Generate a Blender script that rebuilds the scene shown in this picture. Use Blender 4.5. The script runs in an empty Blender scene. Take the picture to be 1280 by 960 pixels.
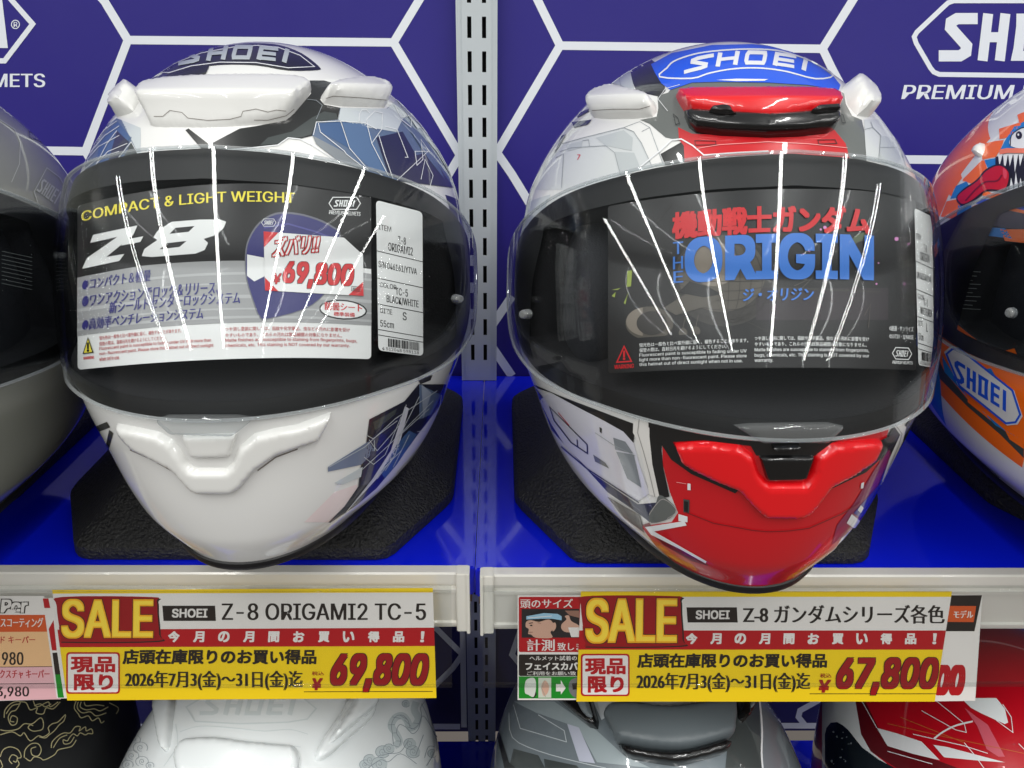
import bpy, bmesh, math, random
import numpy as np
from mathutils import Vector, Matrix
from mathutils.bvhtree import BVHTree
from mathutils.geometry import tessellate_polygon
random.seed(7)
S = bpy.context.scene
COL = S.collection

# ------------------------------------------------------------------ camera
F = 960.0                                   # focal length in pixels of a 1280 wide picture
CAM = Vector((0, -.685, .296))
CM = (Matrix.Rotation(math.radians(-1), 3, 'Z') @ Matrix.Rotation(math.radians(90 - 24), 3, 'X')
      @ Matrix.Rotation(math.radians(.67), 3, 'Z'))
cd = bpy.data.cameras.new('camera'); cam = bpy.data.objects.new('camera', cd); COL.objects.link(cam)
cd.sensor_width = 36; cd.lens = F / 1280 * 36; cd.clip_start = .01; cd.clip_end = 100
cam.matrix_world = Matrix.Translation(CAM) @ CM.to_4x4()
S.camera = cam

# ------------------------------------------------------------------ light: shop ceiling tubes + dim room
W = bpy.data.worlds.new('World'); S.world = W; W.use_nodes = True
nt = W.node_tree; bg = nt.nodes['Background']; bg.inputs[1].default_value = .33
_tc = nt.nodes.new('ShaderNodeTexCoord'); _sp = nt.nodes.new('ShaderNodeSeparateXYZ'); _cr = nt.nodes.new('ShaderNodeValToRGB')
_mr = nt.nodes.new('ShaderNodeMapRange'); _mr.inputs['From Min'].default_value = -1      # pale ceiling, warm darker floor
nt.links.new(_tc.outputs['Generated'], _sp.inputs[0]); nt.links.new(_sp.outputs['Z'], _mr.inputs['Value']); nt.links.new(_mr.outputs[0], _cr.inputs[0])
_cr.color_ramp.elements[0].color = (.42, .37, .33, 1); _cr.color_ramp.elements[0].position = .42
_cr.color_ramp.elements[1].color = (.95, 1, 1, 1); _cr.color_ramp.elements[1].position = .62
nt.links.new(_cr.outputs[0], bg.inputs[0])
S.view_settings.view_transform = 'Standard'; S.view_settings.look = 'None'
S.cycles.sample_clamp_indirect = 0; S.cycles.transparent_max_bounces = 24
S.view_settings.exposure = .04; S.view_settings.gamma = 1
def tube(x, y, z, length, width, radiance, turn=0):
    ld = bpy.data.lights.new('ceiling_tube', 'AREA'); ld.shape = 'RECTANGLE'; ld.size = width; ld.size_y = length
    ld.energy = radiance * math.pi * width * length; ld.color = (1, .99, .96)
    o = bpy.data.objects.new('ceiling_tube', ld); COL.objects.link(o); o.location = (x, y, z)
    o.rotation_euler = (0, 0, turn)
    return o
for k in range(6):
    tube(-4.75 + k * 1.9, -2.9, 2.4, 5.0, .07, 60)

# ------------------------------------------------------------------ small helpers
def ray(px, py):
    return (CM @ Vector(((px - 640) / F, -(py - 480) / F, -1))).normalized()
def on_plane(px, py, p, n):
    d = ray(px, py); return CAM + d * ((Vector(p) - CAM).dot(Vector(n)) / d.dot(Vector(n)))
def srgb(r, g, b):
    f = lambda c: (c / 255 / 12.92) if c / 255 <= .04045 else ((c / 255 + .055) / 1.055) ** 2.4
    return (f(r), f(g), f(b), 1)
def pchip(xs, ys):
    xs = np.array(xs, float); ys = np.array(ys, float); h = np.diff(xs); d = np.diff(ys) / h
    m = np.zeros(len(xs)); m[0] = d[0]; m[-1] = d[-1]
    for i in range(1, len(xs) - 1):
        if d[i - 1] * d[i] > 0:
            w1 = 2 * h[i] + h[i - 1]; w2 = h[i] + 2 * h[i - 1]
            m[i] = (w1 + w2) / (w1 / d[i - 1] + w2 / d[i])
    def f(x):
        x = np.clip(x, xs[0], xs[-1]); i = np.clip(np.searchsorted(xs, x) - 1, 0, len(h) - 1)
        t = (x - xs[i]) / h[i]
        return ((1 + 2 * t) * (1 - t) ** 2 * ys[i] + t * (1 - t) ** 2 * h[i] * m[i]
                + t * t * (3 - 2 * t) * ys[i + 1] + t * t * (t - 1) * h[i] * m[i + 1])
    return f
# ------------------------------------------------------------------ materials
MATS = {}
def mat(name, col, rough=.4, metal=0, coat=0, bump=0, bscale=400, vary=.05, spec=.5, sheen=0, bdist=.001):
    if name in MATS: return MATS[name]
    m = bpy.data.materials.new(name); m.use_nodes = True; nt = m.node_tree; b = nt.nodes['Principled BSDF']
    if len(col) == 3: col = srgb(*col)
    b.inputs['Base Color'].default_value = col; b.inputs['Roughness'].default_value = rough
    b.inputs['Metallic'].default_value = metal; b.inputs['Coat Weight'].default_value = coat
    b.inputs['Coat Roughness'].default_value = .03; b.inputs['Specular IOR Level'].default_value = spec
    b.inputs['Sheen Weight'].default_value = sheen
    tc = nt.nodes.new('ShaderNodeTexCoord'); n = nt.nodes.new('ShaderNodeTexNoise')
    n.inputs['Scale'].default_value = bscale if bump else 38; n.inputs['Detail'].default_value = 4
    nt.links.new(tc.outputs['Object'], n.inputs['Vector'])
    if vary:
        mr = nt.nodes.new('ShaderNodeMapRange'); mr.inputs['To Min'].default_value = max(.02, rough - vary)
        mr.inputs['To Max'].default_value = rough + vary
        nt.links.new(n.outputs['Fac'], mr.inputs['Value']); nt.links.new(mr.outputs[0], b.inputs['Roughness'])
    if bump:
        bp = nt.nodes.new('ShaderNodeBump'); bp.inputs['Strength'].default_value = bump; bp.inputs['Distance'].default_value = bdist
        nt.links.new(n.outputs['Fac'], bp.inputs['Height']); nt.links.new(bp.outputs[0], b.inputs['Normal'])
    MATS[name] = m; return m
def clear(name, tint=(.97, .98, .98), rough=.02, ior=1.45, wob=.12, wscale=60, haze=0):
    if name in MATS: return MATS[name]
    m = bpy.data.materials.new(name); m.use_nodes = True; nt = m.node_tree; nt.nodes.clear()
    o = nt.nodes.new('ShaderNodeOutputMaterial'); mx = nt.nodes.new('ShaderNodeMixShader')
    t = nt.nodes.new('ShaderNodeBsdfTransparent'); t.inputs[0].default_value = (*tint, 1)
    g = nt.nodes.new('ShaderNodeBsdfGlossy'); g.inputs['Roughness'].default_value = rough
    fr = nt.nodes.new('ShaderNodeFresnel'); ge = nt.nodes.new('ShaderNodeNewGeometry'); mr = nt.nodes.new('ShaderNodeMapRange')     # a thin sheet reflects alike from both sides
    mr.inputs['To Min'].default_value = ior; mr.inputs['To Max'].default_value = 1 / ior
    nt.links.new(ge.outputs['Backfacing'], mr.inputs['Value']); nt.links.new(mr.outputs[0], fr.inputs[0])
    tc = nt.nodes.new('ShaderNodeTexCoord'); n = nt.nodes.new('ShaderNodeTexNoise'); n.inputs['Scale'].default_value = wscale
    n.inputs['Detail'].default_value = 6; n.inputs['Roughness'].default_value = .7
    bp = nt.nodes.new('ShaderNodeBump'); bp.inputs['Strength'].default_value = wob; bp.inputs['Distance'].default_value = .001
    L = nt.links.new
    L(tc.outputs['Object'], n.inputs['Vector']); L(n.outputs['Fac'], bp.inputs['Height'])
    L(bp.outputs[0], g.inputs['Normal']); L(bp.outputs[0], fr.inputs['Normal'])
    L(fr.outputs[0], mx.inputs[0]); L(t.outputs[0], mx.inputs[1]); L(g.outputs[0], mx.inputs[2])
    out = mx
    if haze:
        d = nt.nodes.new('ShaderNodeBsdfDiffuse'); d.inputs[0].default_value = (.8, .82, .82, 1)
        m2 = nt.nodes.new('ShaderNodeMixShader'); m2.inputs[0].default_value = haze
        L(mx.outputs[0], m2.inputs[1]); L(d.outputs[0], m2.inputs[2]); out = m2
    L(out.outputs[0], o.inputs[0]); MATS[name] = m; return m
def paint(name, col): return mat(name, col, .32, 0, 1.0, 0, vary=.05)
def printed(name, col): return mat(name, col, .38, 0, .15, 0, vary=.05)

# ------------------------------------------------------------------ object helpers
def link(o, parent=None, **k):
    COL.objects.link(o)
    if parent is not None: o.parent = parent
    for a, b in k.items(): o[a] = b
    return o
def thing(name, label, cat, loc=(0, 0, 0), rz=0, group=None):
    o = bpy.data.objects.new(name, None); o.empty_display_size = .03; o.location = loc; o.rotation_euler = (0, 0, rz)
    link(o, label=label, category=cat)
    if group: o['group'] = group
    bpy.context.view_layer.update()
    return o
class MB:
    """collects geometry (world or local space) and links it as one mesh object"""
    def __init__(s): s.v = []; s.n = []; s.f = []; s.m = []; s.mats = []
    def mi(s, m):
        if m not in s.mats: s.mats.append(m)
        return s.mats.index(m)
    def add(s, vs, fs, m, ns=None):
        b = len(s.v); s.v += [Vector(v) for v in vs]; s.n += (list(ns) if ns is not None else [None] * len(vs))
        k = s.mi(m)
        for f in fs: s.f.append([i + b for i in f]); s.m.append(k)
    def box(s, lo, hi, m, bev=0):
        bm = bmesh.new(); bmesh.ops.create_cube(bm, size=1)
        lo, hi = Vector(lo), Vector(hi)
        for v in bm.verts: v.co = Vector([(lo[i] + hi[i]) / 2 + v.co[i] * (hi[i] - lo[i]) for i in range(3)])
        if bev: bmesh.ops.bevel(bm, geom=bm.edges[:], offset=bev, segments=2, affect='EDGES')
        bm.verts.index_update(); s.add([v.co.copy() for v in bm.verts], [[v.index for v in f.verts] for f in bm.faces], m); bm.free()
    def prism(s, prof, x0, x1, m):
        """profile of (y, z) pushed along x"""
        n = len(prof); vs = [(x0, y, z) for y, z in prof] + [(x1, y, z) for y, z in prof]
        fs = [[i, (i + 1) % n, n + (i + 1) % n, n + i] for i in range(n)]
        t = tessellate_polygon([[Vector((y, z, 0)) for y, z in prof]])
        fs += [list(q) for q in t] + [[n + i for i in q[::-1]] for q in t]
        s.add(vs, fs, m)
    def tube(s, pts, r, m, seg=8, closed=False):
        pts = [Vector(p) for p in pts]; n = len(pts); vs = []; up = None
        for i, p in enumerate(pts):
            a = pts[(i - 1) % n] if closed or i else p; b = pts[(i + 1) % n] if closed or i < n - 1 else p
            d = (b - a).normalized()
            if up is None: up = d.orthogonal().normalized()
            up = (up - d * up.dot(d)).normalized(); w = d.cross(up)
            vs += [p + (up * math.cos(2 * math.pi * k / seg) + w * math.sin(2 * math.pi * k / seg)) * r for k in range(seg)]
        fs = [[i * seg + k, i * seg + (k + 1) % seg, ((i + 1) % n) * seg + (k + 1) % seg, ((i + 1) % n) * seg + k]
              for i in range(n if closed else n - 1) for k in range(seg)]
        if not closed: fs += [list(range(seg)), [(n - 1) * seg + k for k in range(seg)]]
        s.add(vs, fs, m)
    def build(s, name, parent=None, smooth=None, world=True, **k):
        me = bpy.data.meshes.new(name); bpy.context.view_layer.update()
        inv = parent.matrix_world.inverted() if (parent is not None and world) else Matrix()
        me.from_pydata([inv @ v for v in s.v], [], s.f)
        for m in s.mats: me.materials.append(m)
        me.polygons.foreach_set('material_index', s.m)
        custom = any(n is not None for n in s.n)
        if smooth is None: smooth = custom
        if smooth: me.polygons.foreach_set('use_smooth', [True] * len(me.polygons))
        if not custom:
            bm = bmesh.new(); bm.from_mesh(me); bmesh.ops.recalc_face_normals(bm, faces=bm.faces[:]); bm.to_mesh(me); bm.free()
            if smooth: me.set_sharp_from_angle(angle=math.radians(40))
        me.update()
        if custom:
            q = inv.to_3x3(); vn = [v.vector.copy() for v in me.vertex_normals]
            me.normals_split_custom_set_from_vertices([(q @ n).normalized() if n is not None else vn[i] for i, n in enumerate(s.n)])
        o = bpy.data.objects.new(name, me); link(o, parent, **k)
        return o

# ------------------------------------------------------------------ flat shapes, lettering
def refine(vs, fs, L):
    vs = [tuple(v) for v in vs]; fs = [tuple(f) for f in fs]
    for _ in range(9):
        mid = {}
        def m(a, b):
            k = (min(a, b), max(a, b))
            if k in mid: return mid[k]
            A, B = vs[a], vs[b]
            if (A[0] - B[0]) ** 2 + (A[1] - B[1]) ** 2 <= L * L: return None
            vs.append(((A[0] + B[0]) / 2, (A[1] + B[1]) / 2)); mid[k] = len(vs) - 1
            return mid[k]
        out = []; ch = False
        for a, b, c in fs:
            x, y, z = m(a, b), m(b, c), m(c, a); cnt = (x is not None) + (y is not None) + (z is not None)
            if not cnt: out.append((a, b, c)); continue
            ch = True
            if cnt == 3: out += [(a, x, z), (x, b, y), (z, y, c), (x, y, z)]
            elif cnt == 1:
                if x is not None: out += [(a, x, c), (x, b, c)]
                elif y is not None: out += [(a, b, y), (a, y, c)]
                else: out += [(a, b, z), (z, b, c)]
            else:
                if x is None: out += [(c, z, y), (a, b, y), (a, y, z)]
                elif y is None: out += [(a, x, z), (x, b, c), (x, c, z)]
                else: out += [(b, y, x), (a, x, c), (x, y, c)]
        fs = out
        if not ch: break
    return vs, fs
TXT = {}
FONT = None
try:                                          # the grotesque that ships with Blender; the built-in face otherwise
    import os
    FONT = bpy.data.fonts.load(os.path.join(bpy.utils.system_resource('DATAFILES', path='fonts'), 'Inter.woff2'))
except Exception: FONT = None
def glyphs(s, res=3):
    k = (s, res)
    if k in TXT: return TXT[k]
    cu = bpy.data.curves.new('lettering', 'FONT'); cu.body = s; cu.size = 1; cu.resolution_u = res
    if FONT and all(ord(c) < 256 for c in s): cu.font = FONT
    cu.fill_mode = 'FRONT'
    ob = bpy.data.objects.new('lettering', cu); COL.objects.link(ob)
    dg = bpy.context.evaluated_depsgraph_get(); me = ob.evaluated_get(dg).to_mesh()
    me.calc_loop_triangles()
    vs = [(v.co.x, v.co.y) for v in me.vertices]; fs = [tuple(t.vertices) for t in me.loop_triangles]
    ob.to_mesh_clear(); bpy.data.objects.remove(ob); bpy.data.curves.remove(cu)
    if FONT and all(ord(c) < 256 for c in s):          # this face draws letters from overlapping strokes: merge them flat
        from mathutils.geometry import delaunay_2d_cdt
        r = delaunay_2d_cdt([Vector(v) for v in vs], [], [f for f in fs if abs((vs[f[1]][0] - vs[f[0]][0]) * (vs[f[2]][1] - vs[f[0]][1]) - (vs[f[1]][1] - vs[f[0]][1]) * (vs[f[2]][0] - vs[f[0]][0])) > 1e-9], 1, 1e-6)
        vs = [(v.x, v.y) for v in r[0]]; fs = [tuple(f) for f, src in zip(r[2], r[5]) if src]
    # strokes that overlap inside a letter are kept apart, so that no two faces share a plane
    par = list(range(len(vs)))
    def root(a):
        while par[a] != a: par[a] = par[par[a]]; a = par[a]
        return a
    for f in fs: par[root(f[0])] = root(f[1]); par[root(f[1])] = root(f[2])
    ids = {}
    g = [ids.setdefault(root(f[0]), len(ids)) % 4 for f in fs]
    TXT[k] = (vs, [[f for f, q in zip(fs, g) if q == n] for n in range(4)]); return TXT[k]
def arc_pts(cx, cy, rx, ry, a0, a1, n=12):
    return [(cx + rx * math.cos(math.radians(a0 + (a1 - a0) * i / n)), cy + ry * math.sin(math.radians(a0 + (a1 - a0) * i / n))) for i in range(n + 1)]
def rrect(x0, y0, x1, y1, r, n=4):
    return (arc_pts(x1 - r, y0 + r, r, r, -90, 0, n) + arc_pts(x1 - r, y1 - r, r, r, 0, 90, n)
            + arc_pts(x0 + r, y1 - r, r, r, 90, 180, n) + arc_pts(x0 + r, y0 + r, r, r, 180, 270, n))
def smooth(pts, n=6, closed=True):
    """Catmull-Rom through the points"""
    P = [Vector((p[0], p[1])) for p in pts]; N = len(P); out = []
    for i in range(N if closed else N - 1):
        a, b, c, d = (P[(i - 1) % N] if closed or i else P[0]), P[i], P[(i + 1) % N], (P[(i + 2) % N] if closed or i < N - 2 else P[-1])
        for k in range(n):
            t = k / n
            q = .5 * (2 * b + (c - a) * t + (2 * a - 5 * b + 4 * c - d) * t * t + (3 * b - a - 3 * c + d) * t ** 3)
            out.append((q.x, q.y))
    if not closed: out.append(tuple(P[-1]))
    return out
class Ink:
    """thin coloured shapes laid on a surface; mp(u, v) -> (point, normal)"""
    def __init__(s, mp, L=4, lay=.00012, warp=None): s.mp = mp; s.L = L; s.lay = lay; s.mb = MB(); s.warp = warp; s.k = 0; s.ct = 0
    def raw(s, vs, fs, m, lift=1):
        if not fs: return
        s.k += 1
        vs, fs = refine(vs, fs, s.L)
        g = (sum(v[0] for v in vs) / len(vs), sum(v[1] for v in vs) / len(vs))
        P = []; N = []
        if s.warp: g = s.warp(*g)
        for v in vs:
            if s.warp: v = s.warp(*v)
            h = s.mp(v[0], v[1])
            if h is None:
                lo, hi = 0., 1.; best = None
                for _ in range(9):
                    md = (lo + hi) / 2; q = s.mp(v[0] + (g[0] - v[0]) * md, v[1] + (g[1] - v[1]) * md)
                    if q is None: lo = md
                    else: hi = md; best = q
                h = best
            if h is None: return
            P.append(h[0] + h[1] * (s.lay * lift + s.k * 2e-7)); N.append(h[1])
        F2 = []
        for f in fs:
            nn = (P[f[1]] - P[f[0]]).cross(P[f[2]] - P[f[0]])
            F2.append(f if nn.dot(N[f[0]]) >= 0 else f[::-1])
        s.mb.add(P, F2, m, N)
    def poly(s, m, pts, holes=(), lift=1):
        loops = [[Vector((p[0], p[1], 0)) for p in pts]] + [[Vector((p[0], p[1], 0)) for p in h] for h in holes]
        s.raw([(v.x, v.y) for l in loops for v in l], tessellate_polygon(loops), m, lift)
    def line(s, m, pts, w, closed=False, lift=1):
        P = [Vector((p[0], p[1])) for p in pts]; n = len(P); vs = []
        for i, p in enumerate(P):
            a = P[(i - 1) % n] if closed or i else None; b = P[(i + 1) % n] if closed or i < n - 1 else None
            d1 = (p - a).normalized() if a is not None else None; d2 = (b - p).normalized() if b is not None else None
            if d1 is None: d1 = d2
            if d2 is None: d2 = d1
            t = (d1 + d2); t = t.normalized() if t.length > 1e-6 else d1
            nn = Vector((-t.y, t.x)); c = max(.45, abs(nn.dot(Vector((-d1.y, d1.x)))))
            vs += [tuple(p + nn * (w / 2 / c)), tuple(p - nn * (w / 2 / c))]
        fs = []
        for i in range(n if closed else n - 1):
            a, b = 2 * i, 2 * ((i + 1) % n); fs += [(a, a + 1, b), (b, a + 1, b + 1)]
        s.raw(vs, fs, m, lift)
    def text(s, m, t, x0, y0, x1, y1, bold=0, shear=0, lift=1, res=None, skewy=0):
        """letters filling the box x0,y0 (upper left) .. x1,y1 (lower right), v pointing down"""
        if res is None: res = 2 if y1 - y0 < 12 else 5
        vs, fg = glyphs(t, res)
        if not vs: return
        q = [x + shear * y for x, y in vs]
        ax = min(q); bx = max(q); ay = min(p[1] for p in vs); by = max(p[1] for p in vs)
        kx = (x1 - x0) / (bx - ax); ky = (y1 - y0) / max(1e-6, by - ay)
        o = [(x0 + (x + shear * y - ax) * kx, y1 - (y - ay) * ky) for x, y in vs]
        if skewy: o = [(x, y + skewy * (x - x0)) for x, y in o]
        # heavier weights: the letters laid down again with small shifts
        d = bold * (y1 - y0) * 1.1
        sh = [(0, 0)] if not bold else [(-d, 0), (d, 0)] if bold < .04 else [(d * a, d * b) for a in (-1, 0, 1) for b in (-.8, 0, .8)]
        for j, (dx, dy) in enumerate(sh):
            for n, fs in enumerate(fg):
                if not fs: continue
                us = sorted({i for f in fs for i in f}); ix = {a: i for i, a in enumerate(us)}
                s.raw([(o[i][0] + dx, o[i][1] + dy) for i in us], [tuple(ix[i] for i in f) for f in fs], m, lift + .03 * j + .007 * n)
    # maker's badge: long hexagon with slanted heavy letters, in a box
    def letters(s, m, x0, y0, x1, y1, lift=2, shear=.22, wt=.27):
        H = y1 - y0; pitch = (x1 - x0 - shear * H) / 4.62
        vt = min(H * wt, pitch * .86 * .33); hz = min(H * wt * .74, vt)                      # upright and level strokes
        def ln(pts, k, t=vt):
            ox = x0 + k * pitch
            s.ct += 1
            s.line(m, [(ox + px * pitch * .86 + shear * (1 - py) * H, y0 + py * H) for px, py in pts], t, lift=lift + .02 * (s.ct % 13))
        w = hz / H / 2; e = vt / (pitch * .86) / 2
        ln([(1.10, w), (.42, w), (.24, .18), (.24, .30), (.84, .68), (.84, .82), (.66, 1 - w), (-.04, 1 - w)], 0, hz * 1.12)
        ln([(.10 + e, 0), (.10 + e, 1)], 1); ln([(1.0 - e, 0), (1.0 - e, 1)], 1); ln([(.2, .5), (.9, .5)], 1, hz)
        q = [(.22, w), (.88, w), (1.0 - e, w + .16), (1.0 - e, 1 - w - .16), (.88, 1 - w), (.22, 1 - w), (.08 + e, 1 - w - .16), (.08 + e, w + .16)]
        s.line(m, [(x0 + 2 * pitch + px * pitch * .86 + shear * (1 - py) * H, y0 + py * H) for px, py in q], (vt + hz) / 2, True, lift)
        ln([(.12 + e, 0), (.12 + e, 1)], 3); ln([(.2, w), (1.0, w)], 3, hz); ln([(.2, .5), (.95, .5)], 3, hz); ln([(.2, 1 - w), (1.0, 1 - w)], 3, hz)
        ln([(.14 + e, 0), (.14 + e, 1)], 4.0)
    def badge(s, m, x0, y0, x1, y1, w, lift=2, fill=None, tip=.32, let=None, wt=.25):
        H = y1 - y0; W_ = x1 - x0; k = H * tip
        hexa = [(x0, y0 + H * .5), (x0 + k, y0), (x1 - k, y0), (x1, y0 + H * .5), (x1 - k, y1), (x0 + k, y1)]
        if fill: s.poly(fill, hexa, lift=lift - 1)
        s.line(m, hexa, w, True, lift)
        s.letters(let or m, x0 + W_ * .15, y0 + H * .23, x1 - W_ * .14, y1 - H * .23, lift, wt=wt)
def plane_map(p, n):
    p = Vector(p); n = Vector(n).normalized()
    return lambda u, v: (on_plane(u, v, p, n), n)
class Surf:
    """world-space surface the camera rays (or nearest points) are dropped on"""
    def __init__(s, V, Fc, off=0):
        s.V = [Vector(v) for v in V]; s.F = Fc; N = [Vector() for _ in s.V]
        for f in Fc:
            a, b, c = s.V[f[0]], s.V[f[1]], s.V[f[2]]; n = (b - a).cross(c - a)
            if len(f) == 4: n += (c - a).cross(s.V[f[3]] - a)
            for i in f: N[i] += n
        s.N = [n.normalized() if n.length > 0 else Vector((0, 0, 1)) for n in N]
        if off: s.V = [v + n * off for v, n in zip(s.V, s.N)]
        s.b = BVHTree.FromPolygons(s.V, Fc)
    def nrm(s, p, i):
        f = s.F[i]; w = [1 / ((s.V[k] - p).length + 1e-7) ** 2 for k in f]; n = Vector()
        for a, k in zip(w, f): n += s.N[k] * a
        return n.normalized()
    def cast(s, u, v):
        h = s.b.ray_cast(CAM, ray(u, v))
        if h[0] is None: return None
        n = s.nrm(h[0], h[2])
        return (h[0], n) if n.dot(ray(u, v)) < -.03 else None

# ------------------------------------------------------------------ helmet form (measured profile)
TSH = [0, .08, .2, .35, .5, .62]
fa = pchip(TSH, [.0680, .0900, .1018, .1124, .1128, .1082])
ff = pchip(TSH, [.1412, .1485, .1515, .1525, .1405, .1246])
fb = pchip(TSH, [.105, .125, .142, .152, .155, .150])
HH = .246; NS = 2.06
def form(th, t, NS=NS):
    """point of the shell: th = angle from the front (+ to the helmet's +x), t = 0 rim .. 1 crown"""
    tc = np.minimum(t, .62); a = fa(tc); f = ff(tc); b = fb(tc)
    ph = np.maximum(0, (t - .62) / .38); k = np.maximum(0, 1 - ph ** 1.454) ** (1 / 2.0)
    a = a * k; f = f * k; b = b * k
    s, c = np.sin(th), np.cos(th)
    x = a * np.sign(s) * np.abs(s) ** (2 / NS)
    y = -np.where(c > 0, f, b) * np.sign(c) * np.abs(c) ** (2 / NS)
    return np.stack([x, y, t * HH + 0 * th], -1)
D = math.radians
_p = [0, 15, 30, 45, 60, 75, 90, 105]
ztop = pchip(_p, [.200, .198, .193, .185, .174, .158, .140, .122])
zbot = pchip(_p, [.0885, .0885, .0880, .0855, .0835, .0845, .092, .106])
_PN, _ZN = 360, 124
_ths = np.linspace(-np.pi, np.pi, 721); _pg = np.linspace(-np.pi, np.pi, _PN + 1)
def _table(ns):
    tab = np.zeros((_ZN + 1, _PN + 1, 3))
    for j in range(_ZN + 1):
        q = form(_ths, np.full_like(_ths, min(j / _ZN, .9995)), ns); az = np.arctan2(q[:, 0], -q[:, 1]); az[0] = -np.pi; az[-1] = np.pi
        for k in range(3): tab[j, :, k] = np.interp(_pg, az, q[:, k])
    return tab
_tab = _table(NS)
def visor_grid(A, K, z0, z1):
    """smooth shield through the form: a parabola in height over an elliptic plan"""
    V = np.zeros((len(A), K, 3))
    def P(a, z):
        q = form(_ths, np.full_like(_ths, z / HH), 2.0); az = np.arctan2(q[:, 0], -q[:, 1])
        return np.array([np.interp(a, az[1:-1], q[1:-1, k]) for k in range(2)])
    for i, a in enumerate(A):
        d = abs(math.degrees(a)); b, t = float(zbot(d)), float(ztop(d)); m = (b + t) / 2
        Z = np.linspace(z0[i], z1[i], K); p, q, r = P(a, b), P(a, m), P(a, t)
        for k, z in enumerate(Z):
            V[i, k, :2] = p * (z - m) * (z - t) / ((b - m) * (b - t)) + q * (z - b) * (z - t) / ((m - b) * (m - t)) + r * (z - b) * (z - m) / ((t - b) * (t - m)); V[i, k, 2] = z
    N = np.cross(np.gradient(V, axis=0), np.gradient(V, axis=1)); N /= np.linalg.norm(N, axis=2)[..., None] + 1e-12
    return V, N
_du = np.gradient(_tab, axis=1); _dv = np.gradient(_tab, axis=0); _nt = np.cross(_du, _dv)
_nt /= np.linalg.norm(_nt, axis=2)[..., None] + 1e-12
def at(phi, z, off=0):
    """point and normal of the form at azimuth phi (rad, 0 = front, + = helmet's +x) and height z"""
    u = (phi + math.pi) / (2 * math.pi) * _PN; v = min(max(z / HH, 0), .9999) * _ZN
    i = min(max(int(u), 0), _PN - 1); j = min(int(v), _ZN - 1); u -= i; v -= j
    w = ((1 - u) * (1 - v), u * (1 - v), (1 - u) * v, u * v)
    p = w[0] * _tab[j, i] + w[1] * _tab[j, i + 1] + w[2] * _tab[j + 1, i] + w[3] * _tab[j + 1, i + 1]
    n = w[0] * _nt[j, i] + w[1] * _nt[j, i + 1] + w[2] * _nt[j + 1, i] + w[3] * _nt[j + 1, i + 1]
    n = Vector(n).normalized(); return Vector(p) + n * off, n
def grid_faces(nr, nc, wrap=False):
    return [(j * nc + i, j * nc + (i + 1) % nc, (j + 1) * nc + (i + 1) % nc, (j + 1) * nc + i)
            for j in range(nr - 1) for i in range(nc if wrap else nc - 1)]
_th = np.linspace(-np.pi, np.pi, 241)[:-1]
_tt = np.concatenate([np.linspace(0, .62, 75), .62 + .38 * np.sin(np.linspace(0, np.pi / 2, 42))[1:]])
_T, _H = np.meshgrid(_th, _tt)
FORM = form(_T, _H).reshape(-1, 3); FF = grid_faces(len(_tt), len(_th), True)
_PH = np.arctan2(FORM[:, 0], -FORM[:, 1])
_deg = np.abs(np.degrees(_PH))
EYE = np.minimum(np.minimum(ztop(_deg) - .010 - FORM[:, 2], FORM[:, 2] - zbot(_deg) - .007), (68 - _deg) * .0019)
_r = np.clip(EYE / .007, 0, 1); REC = FORM.copy()
REC[:, :2] *= (1 - .22 * (_r * _r * (3 - 2 * _r)))[:, None]
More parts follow.
